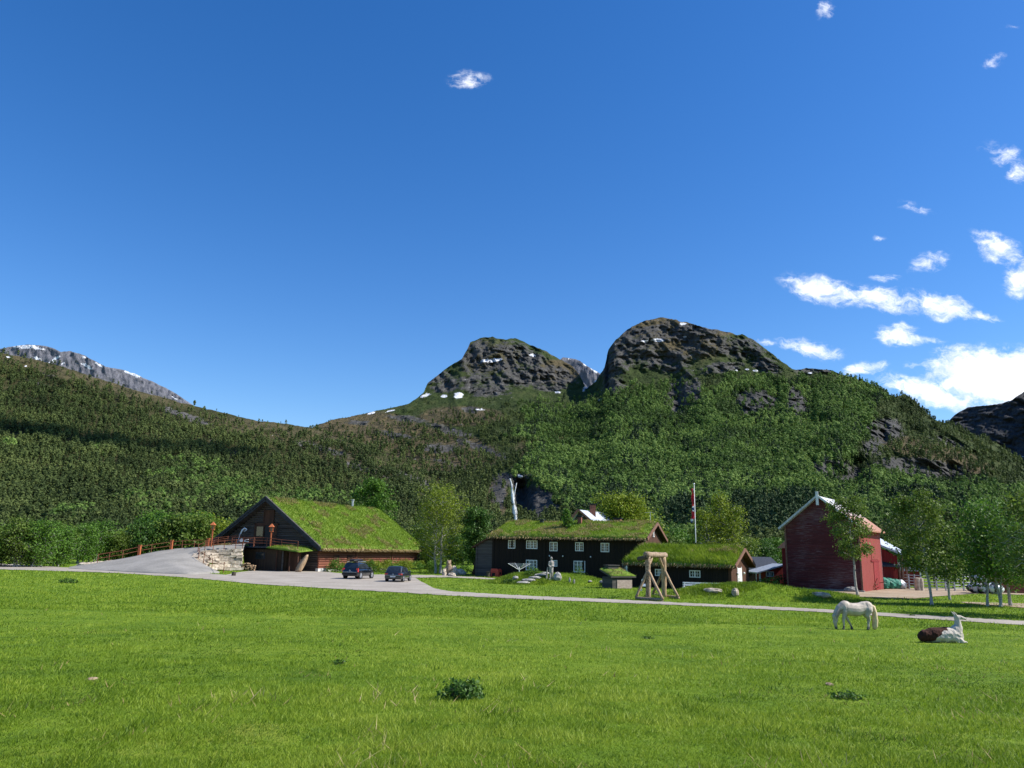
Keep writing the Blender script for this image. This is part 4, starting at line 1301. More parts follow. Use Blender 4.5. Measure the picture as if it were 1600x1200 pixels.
def tree(name, loc, label, bark, leaf, cat='tree', group=None, **kw):
    o = empty(name, loc, 0, label, cat, group)
    wood, (V, Fc, Tn) = tree_meshes(**kw)
    wood.build('trunk', bark, o)
    mesh_np('crown', V, Fc, leaf, o, {'tint': Tn})
    return o


def bush(name, loc, label, leaf, rx, ry, h, n=900, ls=.10, cat='shrub', group=None, seed=1, tint=.5, ncl=40):
    rng = np.random.default_rng(seed)
    a = rng.uniform(0, 6.283, ncl); r = rng.uniform(0, 1, ncl) ** .5; z = rng.uniform(.1, 1, ncl)
    k = np.sqrt(np.clip(1 - (z * .9) ** 2, 0.05, 1))
    c = np.stack([np.cos(a) * r * rx * k, np.sin(a) * r * ry * k, z * h * .85 * (.8 + .4 * rng.random(ncl))], -1)
    V, Fc, Tn = leafcloud(c, n // ncl, h * .13 + .03, ls, rng, tint=tint)
    V[:, 2] = np.maximum(V[:, 2], .01)
    o = empty(name, loc, 0, label, cat, group)
    w_ = MB()
    for i in range(0, ncl, 3):
        w_.tube([(c[i, 0] * .2, c[i, 1] * .2, -.05), tuple(c[i])], [.02, .008], 4, .5, False)
    w_.build('stems', M_BARK, o)
    mesh_np('foliage', V, Fc, leaf, o, {'tint': Tn})
    return o


# hedge bushes along the barn wall
for i in range(13):
    f_ = i / 12
    q = BM @ Vector((1.6 + f_ * (L + .5), -1.6 - .5 * (i % 2), 0))
    lb = 'low hedge bush by the barn wall, ' + ['next to the foundation stone', 'second from the barn corner', 'third from the barn corner', 'just left of the car with the roof box', 'behind the car with the roof box', 'just right of the car with the roof box', 'in the middle of the hedge', 'right of the hedge middle', 'left of the smaller car', 'behind the smaller car roof', 'right behind the smaller car', 'last but one at the right end', 'at the right end of the barn wall'][i]
    bush('hedge_bush', q, lb, M_LEAFY if i % 3 else M_LEAF, 1.5, .9, 1.25 + .35 * random.random(), 1300, .085, 'bush', 'hedge bushes along the barn wall', 40 + i, .55)
for i, (px_, Y_, h_) in enumerate(((672, 112, 1.5), (684, 110, 1.3), (724, 112, 1.1), (752, 108, .8))):
    bush('shrub', on(px_, Y_), ['leafy shrub under the light birch right of the turf barn', 'low shrub beside the wooden carvings', 'small shrub right of the carvings', 'small shrub at the left end of the dark house'][i], M_LEAF, 1.5, .9, h_, 1000, .09, 'shrub', None, 70 + i, .5)

# ------------------------------------------------------------------ big dark house with turf roof
A, rz, _ = fr(on(768, 99.5), on(1003, 92.5))
L, D_, EV, RG = 19.4, 11.6, 4.95, 6.72
house = empty('farmhouse', A, rz, 'long two-storey dark timber house with patchy grass roof and white windows', 'house')
m_ = MB().box((0, 0, 0), (L, .25, EV)).box((0, D_ - .25, 0), (L, D_, EV)).box((0, .25, 0), (.25, D_ - .25, EV))
x = .35
while x < L - .1:
    m_.box((x - .035, -.035, .2), (x + .035, .01, EV - .05), None); x += .30
for x in (.05, 2.6, 6.9, 11.9, 16.8):
    m_.box((x, -.07, .1), (x + .22, .01, EV), None)
m_.build('wall', M_DARKWOOD, house)
m_ = MB().box((L - .25, .25, 0), (L, D_ - .25, EV)).prism([(0.1, EV), (D_ / 2, RG - .1), (D_ - .1, EV)], -L + .02, -L + .24, M=Matrix.Rotation(R(90), 4, 'Z'))
m_.build('gable_wall', M_BROWNWOOD, house)
dk = MB()
for y0, y1 in ((-.75, D_ / 2), (D_ + .75, D_ / 2)):
    z0 = EV + .03 - .75 * (RG - EV) / (D_ / 2)
    p = [(-.5, y0, z0), (L + .5, y0, z0), (L + .5, y1, RG), (-.5, y1, RG)]
    q = [(a, b, c - .13) for a, b, c in p]
    dk.add(p + q, [(0, 1, 2, 3), (7, 6, 5, 4), (0, 4, 5, 1), (1, 5, 6, 2), (2, 6, 7, 3), (3, 7, 4, 0)])
dk.build('roof_deck', M_DARKWOOD, house)
z0 = EV + .03 - .75 * (RG - EV) / (D_ / 2)
for y0 in (-.75, D_ + .75):
    MB().beam((L + .54, y0, z0 + .12), (L + .54, D_ / 2, RG + .18), .12, .36).build('barge_board', M_BARGE, house)
sod_roof(house, (-.5, -.75, z0 + .01), (L + .47, -.75, z0 + .01), (L + .45, D_ / 2, RG + .02), (-.2, D_ / 2, RG + .02), .24, 15000, .24, .06, 13, .42, label='patchy grass front slope with straw-coloured spots')
sod_roof(house, (L + .47, D_ + .75, z0 + .01), (-.5, D_ + .75, z0 + .01), (-.5, D_ / 2, RG + .02), (L + .45, D_ / 2, RG + .02), .24, 3000, .24, .07, 14, .3)
# annex on the left end: lean-to with grey horizontal boards
m_ = MB()
m_.add([(-2.15, .05, 0), (-.02, .05, 0), (-.02, .05, EV - .1), (-2.15, .05, 3.75), (-2.15, 5.5, 0), (-.02, 5.5, 0), (-.02, 5.5, EV - .1), (-2.15, 5.5, 3.75)], [(0, 1, 2, 3), (7, 6, 5, 4), (0, 3, 7, 4), (3, 2, 6, 7), (1, 5, 6, 2)])
m_.build('annex_wall', M_GREYWOOD, house)
MB().box((-2.25, -.03, 0), (-2.05, .045, 3.7)).build('corner_board', M_GREYWOOD, house)
MB().beam((-2.75, 0.0, 3.50), (.3, 0.0, EV + .22), .5, .16).beam((-2.75, 3, 3.50), (.3, 3, EV + .22), 5.4, .12).build('annex_roof', M_BROWNWOOD, house)
def hwin(px, y0, y1, wpx, cols, rws=3, sub=2, name='window'):
    """window on the front from photographed size"""
    for k in range(3):
        pass
    # solve local x from image column
    best = min((abs((proj := loc_px(house, x_ / 50, 0, 3))[0] - px), x_ / 50) for x_ in range(0, int(L * 50)))[1]
    Pw = house_w(house, best, 0, 0); Y = Pw.y
    zt = at(px, y0, Y).z; zb = at(px, y1, Y).z
    window(house, T3(best, 0, zb), wpx / F_PX * Y * 1.06, zt - zb, cols, rws, .09, sub)
def house_w(o, x, y, z):
    c, s = math.cos(o.rotation_euler[2]), math.sin(o.rotation_euler[2])
    return Vector((o.location[0] + x * c - y * s, o.location[1] + x * s + y * c, o.location[2] + z))
def project(P):
    v = Vector(P) - Vector((0, 0, CAMZ)); d = v.dot(fw)
    return 800 + v.dot(rt) / d * F_PX, 600 - v.dot(up) / d * F_PX
def loc_px(o, x, y, z):
    return project(house_w(o, x, y, z))
for px_, a, b, wd_, cc, sb in ((799.5, 845, 856, 9, 2, 2), (831, 845.5, 856.5, 15, 3, 2), (865, 848, 860, 10, 2, 2), (905.5, 848.5, 860, 10.5, 2, 2), (945.5, 849.5, 861.5, 10.5, 2, 2),
                         (831, 876, 890, 15, 3, 2), (867.5, 876.5, 884, 5, 2, 1), (905.5, 877.5, 893, 15, 3, 2), (979, 877.5, 892, 9, 2, 2)):
    hwin(px_, a, b, wd_, cc, 3, sb)
GM = lambda y, z: Matrix.Translation((L, y, z)) @ Matrix.Rotation(R(90), 4, 'Z')
window(house, GM(D_ / 2 - .2, 5.35), .55, 1.0, 2, 3, .10, 1)
window(house, GM(3.3, 3.0), .8, 1.2, 2, 3, .10, 1)
for px_, z_ in ((836 + 58, 2.7), (928, 2.6), (789, 2.6)):
    pass
for xl in (7.7, 12.9, 9.4):
    MB().ball((xl, -.12, 2.7), .09, 8, 6).box((xl - .03, -.1, 2.66), (xl + .03, -.0, 2.74)).build('wall_lamp', M_WHITE, house)
def chimney(par, x, y, z0, z1, w_, cap=True, mt=None, name='chimney'):
    c = MB().box((x - w_ / 2, y - w_ / 2, z0), (x + w_ / 2, y + w_ / 2, z1)).build(name, mt or M_BRICK, par)
    if cap: MB().box((x - w_ / 2 - .12, y - w_ / 2 - .12, z1 + .12), (x + w_ / 2 + .12, y + w_ / 2 + .12, z1 + .20)).box((x - w_ / 2 + .05, y - w_ / 2 + .05, z1), (x + w_ / 2 - .05, y + w_ / 2 - .05, z1 + .12)).build('cap', M_TRIM, c)
chimney(house, 10.2, 4.5, RG - .8, RG + .85, .48)
chimney(house, 14.55, D_ / 2 + 1.2, RG - .8, RG + .72, .9, True)
chimney(house, 4.9, 4.9, RG - .6, RG + .38, .45, True, M_TRIM, 'vent')
an = MB().tube([(18.9, D_ / 2 + .6, RG), (18.9, D_ / 2 + .6, RG + 1.7)], .03, 6)
for k in range(6):
    an.tube([(18.3 + k * .18, D_ / 2 + .3, RG + 1.6), (18.3 + k * .18, D_ / 2 + .9, RG + 1.6)], .014, 4)
an.tube([(18.2, D_ / 2 + .6, RG + 1.6), (19.4, D_ / 2 + .6, RG + 1.6)], .016, 4)
an.build('antenna', M_STEEL, house)
tree('roof_sapling', house_w(house, 9.0, 2.6, 5.6), 'young green tree growing out of the dark house turf roof', M_BARK, M_LEAF, 'tree', None, H=3.3, Rr=1.05, cb=.05, shape='cone', nl=16, leaves=2600, lsize=.085, tr=.05, seed=61)

# house behind with metal roof
A, rz, _ = fr(on(925, 131), on(897, 137))
hb = empty('back_house', A, 0, 'small dark house with pale metal roof and brick chimney behind the big turf house', 'house')
O = Vector(A)
def bl(px, py, Y): return tuple(at(px, py, Y) - O)
g = [bl(895, 812, 131), bl(906, 796.5, 131), bl(928, 815, 131)]
z_ = 0
def poly3(pts, off):
    n = len(pts)
    return pts + [tuple(Vector(p) + Vector(off)) for p in pts], [tuple(range(n)), tuple(range(2 * n - 1, n - 1, -1))] + [(i, i + n, (i + 1) % n + n, (i + 1) % n) for i in range(n)]
bx = Vector((5.5, 8.5, 0))
lo1 = (g[0][0] + .3, g[0][1], 0); lo2 = (g[2][0] - .3, g[2][1], 0)
v, f = poly3([(g[0][0] + .3, g[0][1], g[0][2] - .2), (g[1][0], g[1][1], g[1][2] - .2), (g[2][0] - .3, g[2][1], g[2][2] - .2), lo2, lo1], bx)
MB().add(v, f).build('wall', M_GREYWOOD, hb)
G = [Vector(p) + Vector((-.35, -.5, 0)) for p in g]
v = [G[1], G[2], G[2] + bx * 1.05, G[1] + bx * 1.05]
m_ = MB(); vv = [tuple(p) for p in v] + [tuple(p - Vector((0, 0, .15))) for p in v]
m_.add(vv, [(0, 1, 2, 3), (7, 6, 5, 4), (0, 4, 5, 1), (1, 5, 6, 2), (2, 6, 7, 3), (3, 7, 4, 0)])
v = [G[1] + Vector((0, 0, .01)), G[0], G[0] + bx * 1.05, G[1] + bx * 1.05 + Vector((0, 0, .01))]
vv = [tuple(p) for p in v] + [tuple(p - Vector((0, 0, .15))) for p in v]
m_.add(vv, [(3, 2, 1, 0), (4, 5, 6, 7), (0, 1, 5, 4), (1, 2, 6, 5), (2, 3, 7, 6), (3, 0, 4, 7)])
m_.build('roof', M_TIN, hb)
MB().beam(G[0] + Vector((-.1, -.08, -.1)), G[1] + Vector((0, -.08, 0)), .12, .4).beam(G[2] + Vector((.1, -.08, -.1)), G[1] + Vector((0, -.085, 0)), .12, .3).build('barge_board', M_BARGE, hb)
ct = Vector(bl(926, 790, 134)); 
chimney(hb, ct.x, ct.y, ct.z - 2.5, ct.z + .1, .95)

# ------------------------------------------------------------------ low turf cabin with white door
A, rz, _ = fr(on(983, 78.2), on(1139, 73.6))
A = gz(11.9, 78.3); rz = math.atan2(-5, 9.0)
L, D_, EV, RG = 10.1, 7.6, 2.28, 3.66
cabin = empty('turf_cabin', A, rz, 'low brown cabin with thick grass roof and white gable door', 'cabin')
m_ = MB().box((0, 0, 0), (L, .2, EV)).box((0, D_ - .2, 0), (L, D_, EV)).box((0, .2, 0), (.2, D_ - .2, EV))
x = .2
while x < L - .1:
    m_.box((x - .04, -.03, .1), (x + .04, .01, EV), None); x += .28
m_.build('wall', M_DARKWOOD, cabin)
MB().box((L - .2, .2, 0), (L, D_ - .2, EV)).box((L - .25, -.05, 0), (L + .03, .2, EV)).prism([(0.1, EV), (D_ / 2, RG - .1), (D_ - .1, EV)], -L + .02, -L + .2, M=Matrix.Rotation(R(90), 4, 'Z')).build('gable_wall', M_BROWNWOOD, cabin)
dk = MB(); sl = (RG - EV) / (D_ / 2); z0 = EV + .03 - .5 * sl
for y0 in (-.5, D_ + .5):
    p = [(-.4, y0, z0), (L + .5, y0, z0), (L + .5, D_ / 2, RG), (-.4, D_ / 2, RG)]
    q = [(a, b, c - .1) for a, b, c in p]
    dk.add(p + q, [(0, 1, 2, 3), (7, 6, 5, 4), (0, 4, 5, 1), (1, 5, 6, 2), (2, 6, 7, 3), (3, 7, 4, 0)])
dk.build('roof_deck', M_BROWNWOOD, cabin)
for y0 in (-.5, D_ + .5):
    MB().beam((L + .55, y0, z0 + .10), (L + .55, D_ / 2, RG + .16), .1, .30).build('barge_board', M_BARGE, cabin)
sod_roof(cabin, (-.4, -.5, z0 + .01), (L + .47, -.5, z0 + .01), (L + .45, D_ / 2, RG + .02), (-.1, D_ / 2, RG + .02), .30, 12000, .34, .055, 23, .05, label='thick green grass front slope')
sod_roof(cabin, (L + .47, D_ + .5, z0 + .01), (-.4, D_ + .5, z0 + .01), (-.1, D_ / 2, RG + .02), (L + .45, D_ / 2, RG + .02), .30, 3000, .34, .055, 24, .05)
def cwin(par, L_, px, y0, y1, wpx, cols, rws=2):
    best = min((abs(loc_px(par, x_ / 50, 0, 1)[0] - px), x_ / 50) for x_ in range(0, int(L_ * 50)))[1]
    Y = house_w(par, best, 0, 0).y
    zt = at(px, y0, Y).z; zb = at(px, y1, Y).z
    window(par, T3(best, 0, zb), wpx / F_PX * Y * 1.1, zt - zb, cols, rws, .08, 2)
cwin(cabin, L, 1086, 892.5, 901, 13, 2)
cwin(cabin, L, 1030, 890.5, 898.5, 9, 2)
dd = MB().box((L, 2.6, .05), (L + .06, 4.15, 2.05)).box((L, 2.45, 0), (L + .04, 2.6, 2.15)).box((L, 4.15, 0), (L + .04, 4.3, 2.15)).build('door', M_WHITE, cabin)
MB().box((L + .06, 2.75, 1.0), (L + .12, 2.85, 1.1)).build('handle', M_STEEL, dd)
for y in (2.1, 4.8):
    MB().ball((L + .12, y, 1.55), .12, 8, 6).build('wall_lamp', M_WHITE, cabin)
chimney(cabin, 5.9, D_ / 2 + .3, RG - .3, RG + .55, .55, True, M_TRIM, 'vent')
o = empty('garden_bench', on(1098, 68.5), R(-16), 'long white bench at the foot of the turf cabin wall', 'bench')
MB().box((-1.7, 0, .42), (1.7, .42, .48)).build('seat', M_WHITE, o)
MB().box((-1.7, .44, .58), (1.7, .49, .70)).box((-1.7, .44, .76), (1.7, .49, .88)).build('backrest', M_WHITE, o)
for a in (-1.6, 0, 1.55):
    MB().box((a, .02, -.1), (a + .07, .09, .42)).build('leg', M_WHITE, o)
    MB().box((a, .36, -.1), (a + .07, .435, .85)).build('leg', M_WHITE, o)
o = empty('garden_chair', on(1006, 70), R(-20), 'small white chair between the log frame legs', 'chair')
MB().box((-.3, -.25, .4), (.3, .3, .46)).build('seat', M_WHITE, o)
MB().box((-.3, .3, .46), (.3, .35, .62)).box((-.25, .31, .64), (-.19, .34, 1.0)).tube([(-.22, .33, .9), (-.1, .33, 1.08), (.05, .33, 1.1), (.15, .33, 1.0)], .04, 6).build('backrest', M_WHITE, o)
for a in (-.26, .22):
    for b in (-.2, .24):
        MB().box((a, b, -.05), (a + .05, b + .05, .4)).build('leg', M_WHITE, o)

# ------------------------------------------------------------------ wooden frame
pa, pb = on(1013, 57.6), on(1038, 60.0)
o = empty('log_frame', pa, 0, 'tall swing-like frame of peeled logs by the gravel track', 'log frame')
def lg(name, pts, r_, mt, jit=.05):
    m_ = MB(); pts = [Vector(p) - pa for p in pts]
    n = 9; P = []
    for i in range(n):
        f_ = i / (n - 1) * (len(pts) - 1); k = min(int(f_), len(pts) - 2)
        P.append(pts[k].lerp(pts[k + 1], f_ - k) + Vector((random.uniform(-.02, .02), random.uniform(-.02, .02), 0)))
    m_.tube(P, [r_ * random.uniform(.92, 1.08) for _ in P], 10, jit=jit)
    return m_.build(name, mt, o, True)
U = Vector((0, 0, 1))
lg('post', [pa - U * .1, pa + U * 3.05], .20, M_BARKLOG); lg('post', [pb - U * .1, pb + U * 3.0], .20, M_PEELED)
ax = (pb - pa).normalized(); sx_ = Vector((ax.y, -ax.x, 0))
tp_a, tp_b = pa + U * 3.18 - ax * .35, pb + U * 3.12 + ax * .35
lg('top_beam', [tp_a, tp_b], .21, M_BARKLOG, .08)
lg('side_beam', [pa + U * 2.95 + Vector((-.45, 1.2, -.1)), pa + U * 3.0 + Vector((-.1, -.3, 0))], .16, M_BARK)
lg('knee_brace', [pa + ax * .05 + U * 2.2, pa + ax * .75 + U * 3.0], .09, M_PEELED); lg('knee_brace', [pb - ax * .05 + U * 2.1, pb - ax * .85 + U * 3.0], .09, M_PEELED)
ga = on(993.5, 57.4); gb_ = on(1036, 55.6)
lg('base_log', [ga + U * .1, gb_ + U * .1], .12, M_BARKLOG)
gc = on(1020, 62.0); gd = on(1060, 58.9)
lg('base_log', [gc + U * .1, gd + U * .1], .12, M_BARKLOG)
lg('brace', [ga + U * .15, pa + U * 2.05], .10, M_PEELED); lg('brace', [gb_ + U * .15, pa + U * 2.1], .10, M_PEELED)
lg('brace', [gc + U * .15, pb + U * 2.05], .10, M_BARKLOG); lg('brace', [gd + U * .15, pb + U * 2.1], .10, M_PEELED)

# well house with sod lid
A = on(957, 73.2)
o = empty('well_house', A, R(32), 'small grey shed with mossy sloping turf lid next to the log frame', 'shed')
MB().box((0, 0, 0), (2.35, 1.5, 1.05)).build('wall', M_GREYWOOD, o)
MB().box((.52, -.06, .02), (2.32, -.003, .78)).build('front_boards', simple('bleached_boards', (.24, .18, .15), (.42, .34, .29), 4, .9, stretch=(1, 1, 6)), o)
MB().add([(-.3, -.16, 1.12), (2.75, -.16, 1.12), (2.5, 1.8, 1.75), (-.1, 1.8, 1.75), (-.3, -.16, 1.0), (2.75, -.16, 1.0), (2.5, 1.8, 1.6), (-.1, 1.8, 1.6)], [(0, 1, 2, 3), (7, 6, 5, 4), (0, 4, 5, 1), (1, 5, 6, 2), (2, 6, 7, 3), (3, 7, 4, 0)]).build('roof_boards', M_GREYWOOD, o)
sod_roof(o, (-.3, -.14, 1.13), (2.75, -.14, 1.13), (2.5, 1.75, 1.75), (-.1, 1.75, 1.75), .10, 900, .10, .04, 33, .5, fringe=False)
MB().box((.5, 1.2, 1.75), (1.75, 1.8, 2.05)).box((.42, 1.1, 2.05), (1.83, 1.9, 2.12)).build('hatch', M_GREYWOOD, o)

# ------------------------------------------------------------------ red barn
A3 = gz(34.5, 77.0)
ph = R(-36)
dirv = Vector((math.cos(ph), math.sin(ph), 0))
WF = 7.15
A = gz(34.5 - dirv.x * WF, 77.0 - dirv.y * WF)
rb = empty('red_barn', A, ph, 'tall weathered red board barn with grey gable roof edge and white peak board', 'barn')
EV, RG, SD = 6.45, 9.35, 10.2
MB().prism([(0, 0), (WF, 0), (WF, EV), (WF / 2, RG), (0, EV)], 0, .25).prism([(0, 0), (WF, 0), (WF, EV), (WF / 2, RG), (0, EV)], SD - .25, SD).build('gable_wall', M_REDBARN, rb)
MB().box((WF - .2, .25, 0), (WF, SD - .25, EV)).build('side_wall', M_REDSIDE, rb)
MB().box((0, .25, 0), (.2, SD - .25, EV)).build('far_side_wall', M_REDBARN, rb)
MB().box((-.06, -.05, 0), (.1, -.001, EV)).box((WF - .1, -.05, 0), (WF + .06, -.001, EV - .1)).build('corner_board', M_BARGE, rb)
sl = (RG - EV) / (WF / 2)
MB().add([(-.45, -.5, EV - .45 * sl), (WF / 2, -.5, RG), (WF / 2, SD + .3, RG), (-.45, SD + .3, EV - .45 * sl), (-.45, -.5, EV - .45 * sl - .14), (WF / 2, -.5, RG - .14), (WF / 2, SD + .3, RG - .14), (-.45, SD + .3, EV - .45 * sl - .14)], [(3, 2, 1, 0), (4, 5, 6, 7), (0, 1, 5, 4), (1, 2, 6, 5), (2, 3, 7, 6), (3, 0, 4, 7)]).build('roof', M_TIN, rb)
r2 = MB().add([(WF + .55, -.5, EV - .55 * sl), (WF / 2, -.5, RG + .01), (WF / 2, SD + .3, RG + .01), (WF + .55, SD + .3, EV - .55 * sl), (WF + .55, -.5, EV - .55 * sl - .14), (WF / 2, -.5, RG - .13), (WF / 2, SD + .3, RG - .13), (WF + .55, SD + .3, EV - .55 * sl - .14)], [(0, 1, 2, 3), (7, 6, 5, 4), (4, 5, 1, 0), (5, 6, 2, 1), (6, 7, 3, 2), (7, 4, 0, 3)]).build('roof', M_PATCHTIN, rb)
r2['label'] = 'pale metal slope rusting orange towards its right eave'
MB().beam((-.5, -.56, EV - .5 * sl), (WF / 2, -.56, RG + .02), .10, .18).build('barge_board', M_STEEL, rb)
MB().beam((WF + .55, -.56, EV - .55 * sl), (WF / 2, -.565, RG + .02), .10, .18).build('barge_board', M_WHITE, rb)
MB().box((WF / 2 - .13, -.68, RG - .95), (WF / 2 + .13, -.62, RG + .42)).build('peak_board', M_WHITE, rb)
MB().box((WF, 5.6, 0), (WF + .05, 8.3, 2.9)).box((WF, 4.5, 2.9), (WF + .09, 8.6, 3.05)).build('sliding_door', M_REDNEW, rb)
MB().box((WF, 5.0, 3.1), (WF + .04, 8.2, 4.3)).build('loft_hatch', M_REDSIDE, rb)
MB().box((-.3, -.35, 0), (WF + .2, -.06, .16)).build('foundation', M_STONE, rb)
MB().ball((WF + .08, 2.0, 4.1), .13, 8, 6).build('wall_lamp', M_RUST, rb)
# left rear wing with orange pyramid roof
MB().box((-1.35, 3.0, 0), (0, 6.4, 4.1)).build('stair_wing', M_REDNEW, rb)
MB().add([(-1.75, 2.6, 4.1), (.0, 2.6, 4.1), (.0, 6.8, 4.1), (-1.75, 6.8, 4.1), (-.02, 4.0, 5.95), (-.02, 5.4, 5.95)], [(0, 1, 4), (1, 2, 5, 4), (2, 3, 5), (3, 0, 4, 5), (3, 2, 1, 0)]).build('wing_roof', M_ORTIN, rb)

# metal-roofed lean-to right of the barn, and the further red sheds
def pxbox(name, label, cat, px0, px1, ytop, Y0, depth, mt, roof=None, roof_mt=None, ang=0.0, parts=None, group=None):
    """building whose front runs px0..px1 at depth Y0; ytop = image row of the eave at px0"""
    P0 = on(px0, Y0); W_ = (px1 - px0) / F_PX * Y0 * 1.02
    o = empty(name, P0, ang, label, cat, group)
    ev = at(px0, ytop, Y0).z
    MB().box((0, 0, 0), (W_, depth, ev)).build('wall', mt, o)
    return o, W_, ev
o, W_, ev = pxbox('red_shed', 'dark-roofed deep red building right behind the red barn', 'shed', 1366, 1406, 881, 88, 7, M_REDNEW)
zr = at(1366, 858, 91).z
MB().add([(-.4, -.5, ev - .1), (W_ + .3, -.5, ev - .1), (W_ + .3, 3.2, zr), (-.4, 3.2, zr), (W_ + .3, 7.4, ev - .1), (-.4, 7.4, ev - .1)], [(0, 1, 2, 3), (3, 2, 4, 5)]).add([(-.4, -.52, ev - .3), (W_ + .3, -.52, ev - .3), (W_ + .3, -.52, ev - .1), (-.4, -.52, ev - .1)], [(0, 1, 2, 3)]).build('roof', M_SLATE, o)
for x in (W_ - .25, W_ + .55):
    MB().box((x, -.3, 0), (x + .2, -.1, ev + (.5 if x > W_ else 0))).build('post', M_BARGE, o)
o, W_, ev = pxbox('red_stable', 'smaller deep red stable with dark roof behind the livestock pen', 'shed', 1410, 1437, 891, 98, 6, M_REDNEW)
zr = at(1412, 879, 101).z
MB().add([(-.6, -.5, ev - .1), (W_ + .4, -.5, ev - .1), (W_ + .2, 3, zr), (-.6, 3, zr), (W_ + .4, 6.5, ev - .1), (-.6, 6.5, ev - .1)], [(0, 1, 2, 3), (3, 2, 4, 5)]).build('roof', M_SLATE, o)
MB().box((W_ - .05, -.15, 0), (W_ + .12, .0, ev + .5)).build('corner_post', M_WHITE, o)
# pale lean-to roof
P = [at(1366, 847, 88), at(1411, 865, 87), at(1408, 859, 93), at(1368, 837, 95)]
o = empty('lean_to', gz(P[1].x, P[1].y), 0, 'pale sloping metal lean-to roof on posts right of the red barn', 'lean-to')
O = o.location.copy()
P = [p - O for p in P]
MB().add([tuple(p) for p in P] + [tuple(p - Vector((0, 0, .22))) for p in P], [(0, 1, 2, 3), (7, 6, 5, 4), (0, 4, 5, 1), (1, 5, 6, 2), (2, 6, 7, 3), (3, 7, 4, 0)]).build('roof', M_TIN, o)
MB().box((P[1].x - .25, P[1].y + .02, 0), (P[1].x - .05, P[1].y + .22, P[1].z - .2)).build('post', M_BARGE, o)
MB().add([tuple(P[0] + Vector((0, .4, -.25))), tuple(P[1] + Vector((-.5, .4, -.3))), tuple(P[1] + Vector((-.5, .4, -1.2))), tuple(P[0] + Vector((0, .4, -1.9)))], [(0, 1, 2, 3)]).build('gable_boards', M_REDNEW, o)

# dark-roofed open shed left of the barn + red annex
Y0 = 96
P0 = on(1157, Y0)
o = empty('open_shed', P0, 0, 'long open shed with dark roof on pale posts between cabin and red barn', 'shed')
W_ = (1222 - 1157) / F_PX * Y0
evz = at(1160, 887.5, Y0).z; rz_ = at(1160, 869.5, Y0 + 5).z
MB().add([(-2, -.3, evz), (W_, -.3, evz), (W_ + .3, 5, rz_), (-2, 5, rz_), (W_, 10, evz), (-2, 10, evz), (-2, -.3, evz - .25), (W_, -.3, evz - .25)], [(0, 1, 2, 3), (3, 2, 4, 5), (6, 7, 1, 0)]).build('roof', M_SLATE, o)
MB().box((-2, 6.5, 0), (W_, 6.7, evz - .1)).build('back_wall', M_DARKWOOD, o)
MB().box((-2, -.36, evz - .12), (W_, -.3, evz - .02)).build('fascia', M_STEEL, o)
for x in (.45, 1.9, 2.5, 3.3, 4.5):
    MB().box((x, -.1, 0), (x + .16, .06, evz - .2)).build('post', M_WHITE, o)
P0 = on(1187, 90)
o = empty('red_annex', P0, 0, 'low red lean-to with one small white window left of the red barn', 'annex')
w_ = (1224 - 1187) / F_PX * 90
za, zb = at(1187, 893.5, 90).z, at(1222, 882, 90).z
MB().prism([(.95, 0), (w_, 0), (w_, zb - .1), (.95, za + (zb - za) * .33 - .1)], 0, 4).build('wall', M_REDNEW, o)
MB().beam((-.4, 1.8, za - .12), (w_ + .2, 1.8, zb), 4.6, .14).build('roof', M_STEEL, o)
MB().box((0, -.05, 0), (.16, .1, za)).build('post', M_WHITE, o)
MB().box((.75, -.05, 0), (.9, .1, za + .2)).build('post', M_BARGE, o)
window(o, T3((1203 - 1187) / F_PX * 90, 0, at(1203, 900, 90).z), .72, .42, 2, 1, .08, 2)

# ------------------------------------------------------------------ flagpole
p = on(1089, 92)
H_ = at(1086.3, 757, 92).z
o = empty('flagpole', p, 0, 'tall white flagpole with limp red, white and blue flag', 'flagpole')
MB().tube([(0, 0, 0), (0, 0, H_)], [.07, .035], 10).build('pole', M_WHITE, o, True)
MB().ball((0, 0, H_ + .06), .11, 10, 8).build('finial', M_WHITE, o)
def flag_part(name, mt, rows):
    V = []; Fs = []
    n = 12
    for (a, b, x0, x1) in rows:
        k = len(V)
        for i in range(n + 1):
            f_ = i / n
            z = a + (b - a) * f_
            for j in range(4):
                g_ = j / 3
                x = x0 + (x1 - x0) * g_ + .06 * math.sin(z * 5 + j)
                V.append((-.08 - abs(x), .10 * math.sin(j * 2.1 + z * 3), z))
        for i in range(n):
            for j in range(3):
                q = k + i * 4 + j
                Fs.append((q, q + 1, q + 5, q + 4))
    return V, Fs
fo = None
spec = [('flag', M_FLAGR, [(H_ - .5, H_ - 2.6, 0, .26), (H_ - 3.1, H_ - 4.1, 0, .34)]), ('flag_stripe', M_WHITE, [(H_ - .55, H_ - .85, .02, .12), (H_ - 2.55, H_ - 2.75, 0, .2), (H_ - 3.0, H_ - 3.2, 0, .22), (H_ - 4.05, H_ - 4.35, .2, .40)]), ('flag_cross', M_FLAGB, [(H_ - 2.75, H_ - 3.0, 0, .18), (H_ - 4.35, H_ - 4.5, .26, .42)])]
for i, (nm, mt, rows) in enumerate(spec):
    V, Fs = flag_part(nm, mt, rows)
    m_ = MB(); m_.add(V, Fs)
    q = m_.build(nm, mt, fo or o, True)
    q.location = (0, -.012 * i, 0)
    sol = q.modifiers.new('t', 'SOLIDIFY'); sol.thickness = .02
    if i == 0: fo = q

